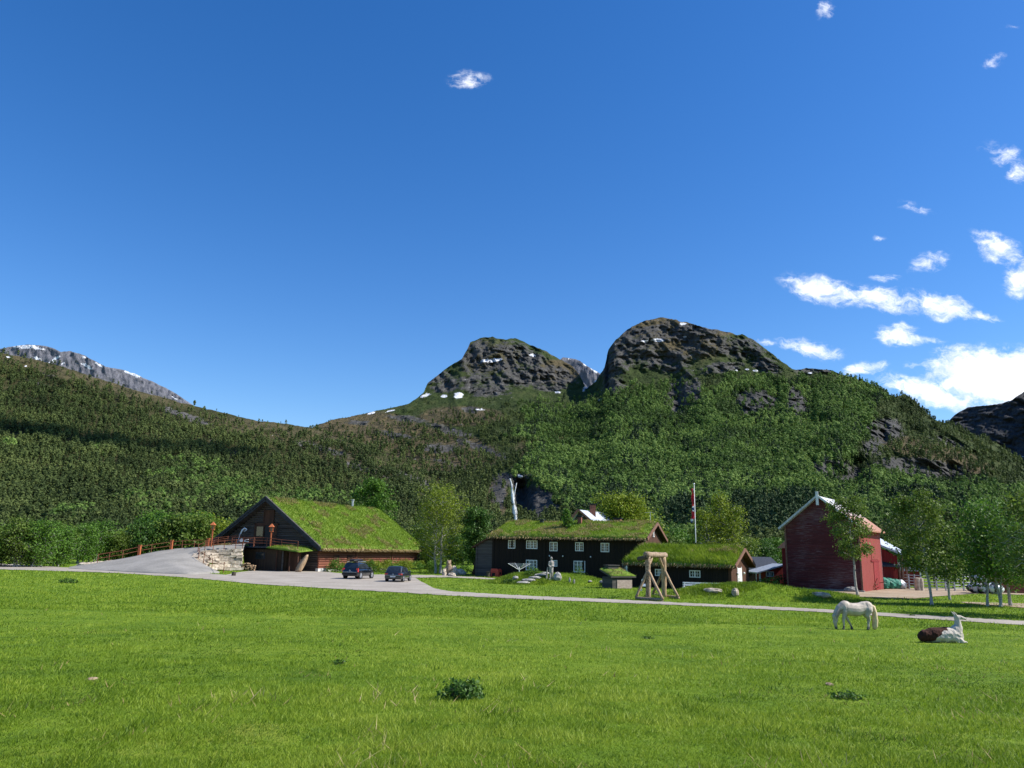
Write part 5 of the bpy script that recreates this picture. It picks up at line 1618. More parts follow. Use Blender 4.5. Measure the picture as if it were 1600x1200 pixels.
# ------------------------------------------------------------------ knoll with statue and steps
sp = on(861, 79.2)
st = MB()
def limb(mb, pts, rad, n=10):
    mb.tube(pts, rad, n, caps=True)
    for p, r_ in zip(pts, rad): mb.ball(p, r_, 10, 8)
limb(st, [(-.09, 0, .05), (-.10, -.02, .5), (-.10, 0, .92)], [.07, .085, .12])
limb(st, [(.10, .05, .05), (.11, -.01, .5), (.09, 0, .92)], [.07, .085, .12])
st.ball((-.09, -.06, .03), (.07, .15, .06)); st.ball((.12, -.02, .03), (.07, .15, .06))
limb(st, [(0, 0, .95), (0, 0, 1.15), (0, .01, 1.38), (0, 0, 1.52)], [.17, .16, .20, .13])
limb(st, [(0, 0, 1.5), (0, -.02, 1.66)], [.075, .07])
st.ball((0, -.03, 1.76), (.095, .115, .135)); st.ball((0, -.14, 1.74), (.02, .03, .03)); st.ball((0, .02, 1.80), (.11, .12, .12))
limb(st, [(-.20, 0, 1.45), (-.27, -.02, 1.18), (-.20, -.18, 1.02)], [.075, .06, .045]); limb(st, [(.20, 0, 1.45), (.25, .0, 1.18), (.14, -.18, 1.08)], [.075, .06, .045])
st.ball((-.17, -.22, 1.0), (.04, .06, .05)); st.ball((.10, -.21, 1.08), (.05, .05, .05))
limb(st, [(0, .05, .6), (0, .03, .95), (0, .03, 1.3)], [.2, .2, .2])
o = empty('statue', sp, R(25), 'grey carved standing figure in a long coat on top of the grassy knoll', 'statue')
o.scale = (1.12, 1.12, 1.12)
fuse('figure', st, M_STATUE, o, .03, 3)
MB().box((-.35, -.3, -.15), (.35, .3, .04)).build('plinth', M_STONE, o)
MB().tube([(-.42, .1, -.1), (-.40, .05, .5), (-.36, 0, 1.0)], [.09, .07, .04], 7, jit=.15).build('stump', M_STATUE, o)
def rock(px, py, r_, label, group=None, mt=None, cat='rock', name='rock', seed=0, tint=.5):
    random.seed(seed)
    p = hit(px, py) if py > 200 else on(px, py)
    m_ = MB().ball((0, 0, r_[2] * .45), r_, 11, 8, tint, jit=.12)
    q = m_.build(name, mt or M_STONE, None, False)
    q.location = p; q.rotation_euler = (0, 0, random.uniform(0, 3))
    tag(q, label, cat, group)
rock(871, 79.0, (.42, .4, .5), 'rounded grey boulder beside the statue on the knoll', seed=3, tint=.9)
for i, (a, b, w_) in enumerate(((817, 911.5, .62), (826, 907.5, .55), (836, 903.5, .5), (845, 899.5, .55), (852, 897, .45))):
    random.seed(80 + i)
    p = hit(a, b)
    q = MB().ball((0, 0, 0), (w_ * 1.25, w_ * .8, .16), 10, 6, .7, jit=.1).build('stone_step', M_STONE)
    q.location = p + Vector((0, 0, .06))
    tag(q, ['lowest flat stone step on the statue knoll', 'second flat stone step from the bottom of the knoll', 'middle flat stone step on the knoll', 'fourth flat stone step up the knoll', 'topmost flat stone step before the statue'][i], 'stone step', 'stone steps on the knoll')
for i, (a, b, c, lb) in enumerate(((806, 904.5, (.35, .3, .2), 'small pale stone at the left foot of the knoll'), (941, 911, (.32, .25, .18), 'small pale stone in the grass below the dark house wall'), (922, 909, (.45, .2, .1), 'flat dark stone in the grass under the third lower window'), (890, 78.6, (.12, .1, .3), 'little upright stone right of the statue boulder'), (897, 78.4, (.1, .1, .28), 'second little upright stone right of the statue'))):
    rock(a, b, c, lb, seed=90 + i, tint=.8)
for i, (a, b, c, lb) in enumerate(((1114, 925, (.7, .4, .2), 'broad brown split rock at the left of the cabin mound'), (1149, 930, (.32, .26, .36), 'upright tan rock in the middle of the mound side'), (1172, 912, (.8, .4, .2), 'dark flat rock on the mound just right of the cabin door'), (1194, 912, (1.1, .5, .34), 'long pale flat rock on the crest of the mound'), (1283, 932, (.75, .4, .22), 'tan rock at the right foot of the mound'), (1330, 925, (.65, .4, .34), 'rounded stone leaning against the red barn foot'))):
    rock(a, b, c, lb, seed=110 + i, mt=M_STONEW if i in (0, 1, 4) else M_STONE, tint=.3)
for i, (a, b, lb) in enumerate(((143, 1063, 'flat tan stone in the left foreground grass'), (1296, 1071, 'flat tan stone in the right meadow below the horse'))):
    rock(a, b, (.09, .06, .03), lb, seed=130 + i, mt=M_BARKLOG, tint=.2)

# rotary clothes dryer
p = on(811, 88)
o = empty('clothes_dryer', p, 0, 'white umbrella-shaped rotary clothes dryer in front of the dark house', 'clothes dryer')
MB().tube([(0, 0, 0), (0, 0, 1.5)], .05, 8).build('pole', M_WHITE, o)
for k in range(4):
    a = R(20 + 90 * k)
    MB().tube([(.05 * math.cos(a), .05 * math.sin(a), 1.18), (1.35 * math.cos(a), 1.35 * math.sin(a), 1.85)], .028, 6).build('arm', M_WHITE, o)
m_ = MB()
for f_ in (.5, .7, .85, 1.0):
    c = [(f_ * 1.35 * math.cos(R(20 + 90 * k)), f_ * 1.35 * math.sin(R(20 + 90 * k)), 1.18 + f_ * .67) for k in range(5)]
    m_.tube(c, .010, 4)
m_.build('line', M_STEEL, o)
# red box, bin post, picnic table
p = on(775, 98)
o = empty('kennel', p, R(-25), 'bright red rounded box like a kennel at the left end of the dark house', 'box')
MB().prism([(-.5, 0), (.55, 0), (.55, .75), (.45, .98), (-.4, 1.02), (-.5, .8)], -.5, .5).build('body', M_RED, o)
MB().box((-.30, -.53, .1), (.10, -.505, .5)).box((.57, -.15, .35), (.60, .15, .6)).build('opening', M_BLACKP, o)  # flat black panels painted as the shade inside the box
p = on(762.5, 97)
q = MB().tube([(0, 0, 0), (0, 0, .62)], .22, 10).box((-.25, -.25, .62), (.25, .25, .68)).build('waste_bin', M_BARK); q.location = p
tag(q, 'squat dark brown bin left of the red box', 'bin')
p = on(749, 102)
o = empty('picnic_table', p, R(10), 'dark red picnic table under the trees at the left house corner', 'table')
MB().box((-1.1, -.4, .7), (1.1, .4, .76)).build('tabletop', M_BROWNWOOD, o)
for s_ in (-1, 1):
    MB().box((-1.1, s_ * .75 - .14, .42), (1.1, s_ * .75 + .14, .47)).build('bench', M_BROWNWOOD, o)
    MB().beam((s_ * .8, -.75, 0), (s_ * .8, -.2, .7), .09).beam((s_ * .8, .75, 0), (s_ * .8, .2, .7), .09).beam((s_ * .8, -.8, .4), (s_ * .8, .8, .4), .08).build('leg', M_BROWNWOOD, o)
# carvings and stones right of the turf barn
p = on(701, 100)
m_ = MB(); limb(m_, [(0, 0, .1), (0, 0, .7), (.0, 0, 1.2)], [.36, .42, .34]); m_.ball((-.02, -.05, 1.55), (.3, .32, .32)); m_.ball((-.2, 0, 1.8), (.1, .1, .14)); m_.ball((.18, 0, 1.8), (.1, .1, .14)); m_.ball((0, -.35, 1.5), (.12, .14, .1)); limb(m_, [(-.35, -.1, 1.0), (-.4, -.35, .7)], [.13, .1]); limb(m_, [(.35, -.1, 1.0), (.4, -.35, .7)], [.13, .1])
q = fuse('carved_bear', m_, M_BARKLOG, None, .05, 2); q.location = p
tag(q, 'carved wooden sitting animal beside the light birch', 'carving')
for i, (a, Y_, r_, lb) in enumerate(((709, 100, (.45, .4, .7), 'upright pale carved block right of the sitting carving'), (718, 102, (.9, .5, .45), 'broad pale boulder at the right end of the carvings'), (694, 99, (.3, .3, .5), 'squat brown block left of the sitting carving'), (706, 97, (.5, .35, .25), 'low stone in front of the carvings'))):
    random.seed(150 + i)
    q = MB().ball((0, 0, r_[2] * .7), r_, 10, 8, .6, jit=.14).build('boulder', M_STONEW); q.location = on(a, Y_)
    tag(q, lb, 'boulder')
# post-and-rail fence left of the house
pts = [on(a, 106) for a in (726, 733, 741)]

# green netting bales, scrap, pen, wraps, timber at the right
for i, (a, Y_, r_) in enumerate(((1371, 86.2, .62), (1380, 86.0, .75), (1390, 86.2, .70), (1399, 86.4, .66), (1407, 86.5, .62))):
    random.seed(160 + i)
    q = MB().ball((0, 0, r_ * .75), (r_, r_, r_ * .9), 14, 10, jit=.09).build('net_bale', M_GREEN if i < 4 else M_STEEL, None, False); q.location = on(a, Y_)
    tag(q, ['green netted heap next to the red barn side', 'largest green netted heap', 'green netted heap in the middle of the row', 'green netted heap last before the pale one', 'pale grey heap at the right end of the green netted heaps'][i], 'bale', 'green netted heaps by the red shed')
random.seed(9)
m_ = MB()
for i in range(70):
    a = on(1355, 81.5) + Vector((random.gauss(0, .55), random.gauss(0, .4), abs(random.gauss(.3, .3))))
    m_.tube([a, a + Vector((random.uniform(-.5, .5), random.uniform(-.4, .4), random.uniform(-.1, .6)))], .035, 5)
tag(m_.build('scrap_heap', M_RUST), 'rusty scrap heap against the bright side of the red barn', 'scrap heap')
def pen(name, label, pts, rails, h, mt, r_=.05):
    o = empty(name, pts[0], 0, label, 'fence')
    O = Vector(pts[0]); L_ = [Vector(p) - O for p in pts]
    for p in L_:
        MB().box((p.x - .06, p.y - .06, -.1), (p.x + .06, p.y + .06, h)).build('post', mt, o)
    for z in rails:
        MB().tube([p + Vector((0, 0, z)) for p in L_], r_ * .7, 5).build('rail', mt, o)
    return o
pen('livestock_pen', 'grey metal livestock pen with close rails right of the red sheds', [on(a, Y_) for a, Y_ in ((1412, 88), (1421, 87), (1430, 86), (1440, 85), (1452, 84.5), (1464, 84), (1478, 84), (1492, 84), (1506, 84.5), (1518, 85))], (.3, .6, .9, 1.2, 1.5), 1.6, M_STEEL, .06)
pen('rear_pen', 'second grey rail fence standing behind the livestock pen', [on(a, Y_) for a, Y_ in ((1440, 98), (1460, 97), (1480, 96), (1500, 96), (1520, 96))], (.5, 1.0, 1.5), 1.7, M_GREYWOOD, .06)
for i, a in enumerate((1434.5, 1439.5)):
    q = MB().tube([(0, 0, 0), (0, 0, 1.25)], .28, 12).ball((0, 0, 1.25), (.28, .28, .1), 12, 5).build('feed_barrel', M_STONEW); q.location = on(a, 83.2)
    tag(q, ['left one of two pale feed barrels in front of the pen', 'right one of two pale feed barrels in front of the pen'][i], 'barrel')
M_WRAP = simple('silage_wrap', (.03, .03, .035), (.66, .68, .70), 1.3, .35, lo=.45, hi=.52)
for i, (a, r_, z) in enumerate(((1527, .85, 0), (1540, .9, 0), (1553, .85, 0), (1533, .7, 1.1))):
    random.seed(170 + i)
    q = MB().ball((0, 0, r_ * .62 + z), (r_ * 1.15, r_, r_ * .68), 12, 9, jit=.08).build('wrapped_bale', M_WRAP, None, True); q.location = on(a, 80 - i * .5)
    tag(q, ['leftmost black and white wrapped bale behind the birches', 'middle black and white wrapped bale behind the birches', 'rightmost black and white wrapped bale behind the birches', 'wrapped bale lying on top of the two left ones'][i], 'bale', 'wrapped bales behind the right birches')
o = empty('timber_stack', on(1562, 82), 0, 'long brown timber stack behind the rightmost birches', 'timber stack')
random.seed(4)
m_ = MB()
for k in range(4):
    for j in range(5):
        m_.beam((random.uniform(-.3, .3), j * .35, .2 + k * .32), (8.5 + random.uniform(-.4, .4), j * .35, .2 + k * .32), .3, .28, random.random())
m_.build('timbers', M_REDLOG, o)
MB().add([(-.3, -.4, 1.38), (9, -.4, 1.38), (9, 1.0, 1.95), (-.3, 1.0, 1.75)], [(0, 1, 2, 3)]).add([(-.3, 1.0, 1.75), (9, 1.0, 1.95), (9, 2.2, 1.4), (-.3, 2.2, 1.4)], [(0, 1, 2, 3)]).build('cover', M_PEELED, o)

# ------------------------------------------------------------------ cars
def loft(mb, rings, close=True):
    n = len(rings[0]); b = len(mb.v)
    for r_ in rings:
        mb.v += [tuple(p) for p in r_]; mb.t += [.5] * n
    for i in range(len(rings) - 1):
        for k in range(n - 1):
            mb.f.append([b + i * n + k, b + i * n + k + 1, b + (i + 1) * n + k + 1, b + (i + 1) * n + k])
    if close:
        mb.f.append([b + k for k in range(n)]); mb.f.append([b + (len(rings) - 1) * n + k for k in range(n)][::-1])
    return mb


def car(name, label, loc, rz, L_, W_, Hh, paint, suv):
    """x: rear 0 -> front L, y: left +, z up"""
    o = empty(name, loc, rz, label, 'car')
    hw = W_ / 2; zb = .22 if not suv else .28; belt = Hh * (.60 if not suv else .60); wr = .315 if not suv else .36
    # lower body: stations x, half width, top z
    st = [(0.0, .78, belt * .70, .12), (.03, .90, belt * .86, .06), (.10, .95, belt * .97, .02), (.35, 1.0, belt, 0), (L_ * .35, 1.0, belt, 0), (L_ * .62, 1.0, belt * .985, 0), (L_ * .74, .99, belt * .95, 0), (L_ * .88, .96, belt * .88, 0), (L_ * .965, .86, belt * .76, .04), (L_, .68, belt * .62, .14)]
    rings = []
    for x, kw, zt, zr in st:
        h_ = hw * kw; z0 = zb + zr
        half = [(h_ * .90, z0), (h_ * .985, z0 + .10), (h_, z0 + .30), (h_ * .995, zt * .80), (h_ * .965, zt - .05), (h_ * .90, zt), (h_ * .5, zt + .025), (0, zt + .035)]
        ring = [(x, -a, z) for a, z in half] + [(x, a, z) for a, z in half[::-1][1:]]
        rings.append(ring)
    m_ = MB(); loft(m_, rings)
    n = len(rings[0])
    for i in range(len(rings) - 1):
        m_.f.append([i * n, (i + 1) * n, (i + 1) * n + n - 1, i * n + n - 1])
    body = m_.build('body', paint, o, True)
    bv = body.modifiers.new('b', 'EDGE_SPLIT'); bv.split_angle = R(42)
    # greenhouse
    x0, x1, x2, x3 = (.16, .48, L_ * .50, L_ * .74) if suv else (.10, .55, L_ * .52, L_ * .76)
    zt = Hh
    def gr(x, hb, hr, zb_, zr):
        half = [(hb, zb_), (hb - (hb - hr) * .5, zb_ + (zr - zb_) * .5), (hr + .01, zr - .10), (hr - .06, zr - .025), (hr * .5, zr + .005), (0, zr + .012)]
        return [(x, -a, z) for a, z in half] + [(x, a, z) for a, z in half[::-1][1:]]
    b0 = belt - .02
    hb = hw * .93; hr = hw * .76
    G_ = [[(x0 + (x1 - x0) * t_, p[1], p[2]) for p in gr(0, hb, hb - (hb - hr) * t_, b0, b0 + (zt - b0) * max(.04, t_))] for t_ in (0.0, .5, .9)]
    G_ += [gr(x1, hb, hr, b0, zt - .02), gr(x1 + .35, hb, hr + .01, b0, zt), gr(x2, hb, hr + .01, b0, zt - .02), gr(x2 + .12, hb, hr, b0, zt - .07)]
    for t_ in (.66, .33, 0.03):
        G_.append([(x3 + (x2 + .12 - x3) * t_, p[1], p[2]) for p in gr(0, hb * .98, hb - (hb - hr) * t_, b0, b0 + (zt - .07 - b0) * max(.06, t_))])
    m_ = MB(); loft(m_, G_)
    roof = m_.build('roof', paint, o, True)
    roof.modifiers.new('b', 'EDGE_SPLIT').split_angle = R(42)
    def slab(pts, off, name, mt, par=o, th=.012):
        a, b, c = Vector(pts[0]), Vector(pts[1]), Vector(pts[2])
        nn = (b - a).cross(c - a).normalized()
        if nn.dot(Vector(off)) < 0: nn = -nn
        V = [tuple(Vector(p) + nn * (.018)) for p in pts] + [tuple(Vector(p) + nn * (.018 - th - .02)) for p in pts]
        k = len(pts)
        fs = [tuple(range(k)), tuple(range(2 * k - 1, k - 1, -1))] + [(i, i + k, (i + 1) % k + k, (i + 1) % k) for i in range(k)]
        return MB().add(V, fs).build(name, mt, par)
    def sidep(x, f_, s_):   # on the greenhouse side
        hbx = hb; return (x, s_ * (hbx - (hb - hr) * f_), b0 + (zt - b0 - .03) * f_)
    xr = lambda f_: x0 + (x1 - x0) * f_ + .0
    xf = lambda f_: x3 + (x2 + .12 - x3) * f_
    for s_ in (-1, 1):
        xm = L_ * .42; lo, hi = .10, .80
        slab([sidep(xr(lo) + .50, lo, s_), sidep(xm - .05, lo, s_), sidep(xm - .05, hi, s_), sidep(xr(hi) + .28, hi, s_)], (0, s_, 0), 'side_window', M_CARGLASS)
        slab([sidep(xm + .05, lo, s_), sidep(xf(lo) - .22, lo, s_), sidep(xf(hi) - .10, hi, s_), sidep(xm + .05, hi, s_)], (0, s_, 0), 'side_window', M_CARGLASS)
        # door seams
        for xs_ in (L_ * .42,):
            MB().box((xs_ - .006, s_ * hw * .995 - .012, zb + .2), (xs_ + .006, s_ * hw * .995 + .008, belt - .08)).build('door_seam', M_BLACKP, o)
        MB().box((L_ * .36, s_ * hw * 1.0 - .01, belt * .86), (L_ * .40, s_ * hw * 1.0 + .03, belt * .89)).build('door_handle', paint, o)
        MB().ball((L_ * .66, s_ * (hw + .08), belt + .06), (.07, .11, .08), 8, 6).build('mirror', paint, o, True)
    f0, f1 = .16, .84
    slab([(xr(f0), -hb * .86, b0 + (zt - b0) * f0), (xr(f0), hb * .86, b0 + (zt - b0) * f0), (xr(f1), hr * .9, b0 + (zt - b0) * f1), (xr(f1), -hr * .9, b0 + (zt - b0) * f1)], (-1, 0, .3), 'rear_window', M_CARGLASS)
    slab([(xf(f0), -hb * .86, b0 + (zt - .07 - b0) * f0), (xf(f0), hb * .86, b0 + (zt - .07 - b0) * f0), (xf(f1), hr * .9, b0 + (zt - .07 - b0) * f1), (xf(f1), -hr * .9, b0 + (zt - .07 - b0) * f1)], (1, 0, .3), 'windscreen', M_CARGLASS)
    # wheels
    for xw in (L_ * .185, L_ * .80):
        for s_ in (-1, 1):
            MB().tube([(xw, s_ * (hw - .14), wr + .02), (xw, s_ * (hw + .006), wr + .02)], wr + .075, 22).build('wheel_arch', M_BLACKP, o)
            w_ = MB().tube([(xw, s_ * (hw - .20), wr), (xw, s_ * (hw - .17), wr), (xw, s_ * (hw - .01), wr), (xw, s_ * (hw + .014), wr)], [wr * .92, wr, wr, wr * .92], 22).build('wheel', M_TYRE, o, False)
            r_ = MB().tube([(xw, s_ * (hw - .0), wr), (xw, s_ * (hw + .020), wr)], [wr * .70, wr * .66], 20)
            r_.tube([(xw, s_ * (hw + .02), wr), (xw, s_ * (hw + .032), wr)], wr * .16, 10)
            for k in range(7):
                a = 2 * math.pi * k / 7
                r_.beam((xw, s_ * (hw + .026), wr), (xw + math.cos(a) * wr * .66, s_ * (hw + .026), wr + math.sin(a) * wr * .66), .05, .016)
            r_.build('rim', M_RIM, w_)
    # rear details
    y_ = hw
    for s_ in (-1, 1):
        if suv:
            lm = MB().box((.06, s_ * hw * .76, belt * .70), (.24, s_ * hw * .995, belt * 1.08), None)
        else:
            lm = MB().box((.015, s_ * hw * .60, belt * .74), (.26, s_ * hw * .985, belt * .90), None)
        lm.build('tail_light', M_TAIL, o)
    MB().box((-.06, -hw * .92, zb + .14), (.10, hw * .92, zb + .34)).box((-.075, -hw * .86, zb + .34), (.06, hw * .86, zb + .40)).build('bumper', paint if not suv else M_BLACKP, o)
    MB().box((-.085, -hw * .80, zb + .40), (.02, hw * .80, zb + .425)).build('bumper_strip', M_STEEL, o)
    zp = belt * .60 if suv else zb + .23
    pl = MB().box((-.10 if not suv else -.01, -.26, zp), (-.07 if not suv else .04, .26, zp + .115)).build('number_plate', M_PLATE, o)
    m_ = MB()
    xx = (-.104 if not suv else -.014)
    for k in range(7):
        if k == 2: continue
        y = .20 - k * .062
        m_.box((xx, y - .016, zp + .03), (xx + .003, y - .006, zp + .085)).box((xx, y - .006, zp + .03 + .018 * (k % 3)), (xx + .003, y + .014, zp + .042 + .018 * (k % 3)))
    m_.build('plate_letters', M_BLACKP, pl)
    MB().box((-.01, -.3, belt * .70 if suv else belt * .95), (.03, .3, belt * .73 if suv else belt * .965)).build('boot_handle', M_STEEL if suv else paint, o)
    # round emblem
    ze = belt * .84 if suv else belt * .80
    m_ = MB()
    c = [(.0, .075 * math.cos(k * math.pi / 8), ze + .075 * math.sin(k * math.pi / 8)) for k in range(17)]
    m_.tube(c, .010, 5)
    if not suv:
        m_.beam((0, .04, ze + .055), (0, .0, ze - .0), .014).beam((0, -.04, ze + .055), (0, 0, ze), .014)
        m_.beam((0, .062, ze + .02), (0, .03, ze - .06), .014).beam((0, .03, ze - .06), (0, 0, ze), .014).beam((0, -.062, ze + .02), (0, -.03, ze - .06), .014).beam((0, -.03, ze - .06), (0, 0, ze), .014)
    else:
        m_.beam((0, 0, ze - .07), (0, 0, ze + .07), .014)
    m_.build('emblem', M_STEEL, o)
    MB().tube([(x1 * .55, -.0, zt * .90), (x1 * .40, .25, zt * .82)], .012, 5).build('wiper', M_BLACKP, o)
    if suv:
        m_ = MB()
        rs = []
        for x, kw, kz in ((.35, .55, .5), (.45, .92, .85), (.9, 1, 1), (1.9, 1, .95), (2.35, .85, .7), (2.55, .45, .4)):
            h2 = .40 * kw; zz = zt + .07; hh = .26 * kz
            half = [(h2 * .85, zz), (h2, zz + hh * .35), (h2 * .95, zz + hh * .75), (h2 * .7, zz + hh), (0, zz + hh * 1.04)]
            rs.append([(x, -a - .05, z) for a, z in half] + [(x, a - .05, z) for a, z in half[::-1][1:]] )
        loft(m_, rs); n = len(rs[0])
        for i in range(len(rs) - 1): m_.f.append([i * n, (i + 1) * n, (i + 1) * n + n - 1, i * n + n - 1])
        m_.build('roof_box', M_BLACKP, o, True)
        for s_ in (-1, 1):
            MB().tube([(.6, s_ * hr * .88, zt + .0), (.65, s_ * hr * .88, zt + .06), (2.4, s_ * hr * .88, zt + .06), (2.5, s_ * hr * .88, zt + .0)], .02, 6).build('roof_rail', M_STEEL, o)
        MB().box((.8, -hr * .88, zt + .045), (.86, hr * .88, zt + .075)).box((1.9, -hr * .88, zt + .045), (1.96, hr * .88, zt + .075)).build('crossbar', M_STEEL, o)
    return o


def place_car(px, py, alpha):
    """rear centre on the ground, heading alpha clockwise from +Y"""
    p = hit(px, py); p.z += .035
    return p, R(90 - alpha)
p, a = place_car(545.5, 905.3, 15)
car('parked_car', 'dark navy estate-style off-roader with a black roof box, parked left', p, a, 4.4, 1.82, 1.68, M_CARPAINT, True)
p, a = place_car(613.5, 909.8, 7)
car('parked_car', 'small dark grey hatchback parked to the right of the bigger car', p, a, 4.2, 1.76, 1.48, M_CARGREY, False)

# ------------------------------------------------------------------ horse
p = hit(1338, 984.0)
hs = MB()
def LB(pts, rad): limb(hs, pts, rad, 12)
LB([(-.50, 0, .93), (-.25, 0, .90), (.05, 0, .88), (.30, 0, .92), (.55, 0, .97)], [.27, .295, .30, .27, .26])
hs.ball((-.50, 0, 1.0), (.28, .24, .30)); hs.ball((.60, 0, 1.03), (.28, .27, .26)); hs.ball((-.45, 0, 1.14), (.22, .12, .15)); hs.ball((.45, 0, 1.13), (.28, .18, .14))
hs.ball((.02, 0, .84), (.42, .28, .26)); LB([(-.42, 0, 1.08), (-.1, 0, 1.03), (.2, 0, 1.04), (.5, 0, 1.1)], [.15, .16, .17, .17])
LB([(-.56, 0, 1.05), (-.76, 0, .93), (-.90, 0, .74), (-.98, 0, .55)], [.22, .185, .15, .12])
LB([(-.98, 0, .52), (-1.02, 0, .34), (-1.00, 0, .14), (-.97, 0, .07)], [.115, .095, .065, .058])
hs.ball((-.96, 0, .42), (.09, .085, .11)); hs.ball((-.98, -.05, .06), (.05, .03, .035)); hs.ball((-.98, .05, .06), (.05, .03, .035))
for s_ in (-1, 1):
    hs.ball((-1.09, s_ * .07, .60), (.03, .025, .075))
# front legs: near side towards the camera is -y
def leg(sx, sy, pts, rad):
    LB(pts, rad)
    hx, hy, _z = pts[-1]
    hs.ball((hx - .02, hy, .045), (.075, .06, .05))
leg(0, 0, [(-.58, -.13, .82), (-.63, -.14, .62), (-.68, -.14, .42), (-.67, -.14, .24), (-.69, -.14, .06)], [.13, .085, .062, .042, .05])
leg(0, 0, [(-.46, .14, .82), (-.40, .14, .60), (-.30, .14, .40), (-.20, .14, .24), (-.12, .14, .06)], [.12, .08, .060, .042, .05])
leg(0, 0, [(.58, -.14, .90), (.50, -.15, .66), (.58, -.15, .46), (.53, -.15, .28), (.50, -.15, .06)], [.20, .125, .068, .046, .052])
leg(0, 0, [(.62, .14, .90), (.60, .15, .66), (.72, .15, .46), (.70, .15, .28), (.72, .15, .06)], [.20, .125, .068, .046, .052])
def hcol(co):
    lo = 1 - sstep(co[:, 2], .10, .34)
    muzzle = (co[:, 0] < -.88) * (1 - sstep(co[:, 2], .06, .20))
    n = fbm(co[:, 0] * 6, co[:, 1] * 6, co[:, 2] * 3, 3, 2)
    legs = (co[:, 0] > -.85) * lo * .62
    return np.clip(np.maximum(legs, muzzle) + (n - .5) * .35, 0, 1)
horse = empty('horse', p, R(6), 'white pony grazing with its head down by the track', 'horse')
horse.scale = (.97, 1, .98)
bd = fuse('body', hs, M_HORSE, horse, .02, 5, hcol, .006)
tl = MB()
tl.tube([(.80, 0, 1.12), (.92, 0, 1.03), (.97, .0, .78), (.97, 0, .45), (.94, 0, .18), (.90, 0, .02)], [.05, .085, .115, .13, .12, .07], 16, jit=.10)
tl.build('tail', M_MANE, horse, True)
mn = MB()
for i in range(34):
    f_ = i / 33
    b = Vector((-.50, 0, 1.22)).lerp(Vector((-.98, 0, .72)), f_) + Vector((-.06 * math.sin(math.pi * f_), 0, .06 * math.sin(math.pi * f_)))
    s_ = -1 if i % 3 else 1
    mn.tube([b, b + Vector((-.04, s_ * .13, -.07)), b + Vector((-.05 + random.uniform(-.03, .03), s_ * .19, -.27))], [.035, .032, .010], 5)
mn.build('mane', M_HORSE, horse, True)
for s_ in (-1, 1):
    MB().ball((-1.045, s_ * .078, .40), (.018, .012, .018), 8, 6).build('eye', M_BLACKP, horse)

# ------------------------------------------------------------------ llama
p = hit(1473, 1004.5)
hs = MB()
LB([(-.58, 0, .24), (-.32, 0, .27), (.0, 0, .28), (.28, 0, .29), (.50, 0, .30)], [.24, .29, .30, .28, .24])
hs.ball((-.66, 0, .22), (.20, .24, .22)); hs.ball((-.22, 0, .38), (.42, .24, .19)); hs.ball((.16, 0, .40), (.36, .24, .20)); hs.ball((.50, 0, .42), (.21, .20, .27)); hs.ball((.56, 0, .26), (.20, .20, .24))
LB([(.50, 0, .40), (.60, 0, .58), (.60, 0, .78), (.60, 0, .92)], [.21, .145, .110, .098])
LB([(.58, 0, .95), (.70, 0, .965), (.88, 0, .91)], [.105, .080, .048])
for s_ in (-1, 1):
    LB([(.56, s_ * .06, 1.0), (.50, s_ * .085, 1.10), (.44, s_ * .08, 1.17)], [.038, .034, .014])
LB([(.42, -.16, .18), (.62, -.18, .08), (.46, -.22, .06)], [.12, .07, .05])
LB([(.46, .14, .18), (.68, .16, .08), (.50, .2, .06)], [.12, .07, .05])
LB([(.50, -.08, .10), (.68, -.12, .06), (.78, -.12, .05)], [.10, .06, .05])
def lcol(co):
    n = fbm(co[:, 0] * 5, co[:, 1] * 5, co[:, 2] * 5, 4, 6) - .5
    edge = -.42 + (co[:, 2] - .10) * 1.35 + n * .5
    f_ = (1 - sstep(co[:, 0] - edge, -.05, .05)) * (co[:, 2] < .62)
    nose = sstep(co[:, 0], .88, .91)
    return np.clip(np.maximum(f_, nose), 0, 1)
llama = empty('llama', p, R(-4), 'white llama with dark brown rump lying in the grass, ears up', 'llama')
llama.scale = (.97, .97, .92)
fuse('body', hs, M_LLAMA, llama, .02, 3, lcol, .035)
for s_ in (-1, 1):
    MB().ball((.715, s_ * .078, .96), (.02, .012, .018), 8, 6).build('eye', M_BLACKP, llama)
rng = np.random.default_rng(77)

# ------------------------------------------------------------------ waterfall
mw, t = newmat('falling_water')
gp = t.n('ShaderNodeNewGeometry').outputs['Position']
mp = t.n('ShaderNodeMapping', {'Vector': gp, 'Scale': (.45, .10, .06)}).outputs[0]
n = t.noise(mp, 1.0, 6, .7)
bs = t.n('ShaderNodeBsdfDiffuse', {'Color': t.ramp(n, [(.3, (.62, .66, .72)), (.5, (.95, .96, .98))])})
trn = t.n('ShaderNodeBsdfTransparent')
al = t.smooth(t.math('ADD', t.noise(gp, .14, 6, .75), t.attr('tint')), .60, .95)
t.n('ShaderNodeOutputMaterial', {'Surface': t.n('ShaderNodeMixShader', {0: al, 1: trn.outputs[0], 2: bs.outputs[0]}).outputs[0]})
wr_ = MB()
def fall(pts, Ys):
    k = len(wr_.v)
    for (xl, xr_, py), Y_ in zip(pts, Ys):
        a = at(xl - .7, py, Y_); b = at(xr_ + .7 + max(0, (py - 790) * .05), py, Y_)
        m1 = a.lerp(b, .5) + Vector((0, -7, 0))
        for f_, tn_ in ((0, 0.0), (.25, .24), (.5, .42), (.75, .24), (1, 0.0)):
            q = a.lerp(b, f_) + Vector((0, -7 * math.sin(math.pi * f_), 0))
            wr_.v.append(tuple(q)); wr_.t.append(tn_)
    for i in range(len(pts) - 1):
        for j in range(4):
            wr_.f.append([k + i * 5 + j, k + i * 5 + j + 1, k + (i + 1) * 5 + j + 1, k + (i + 1) * 5 + j])
WY = 1120
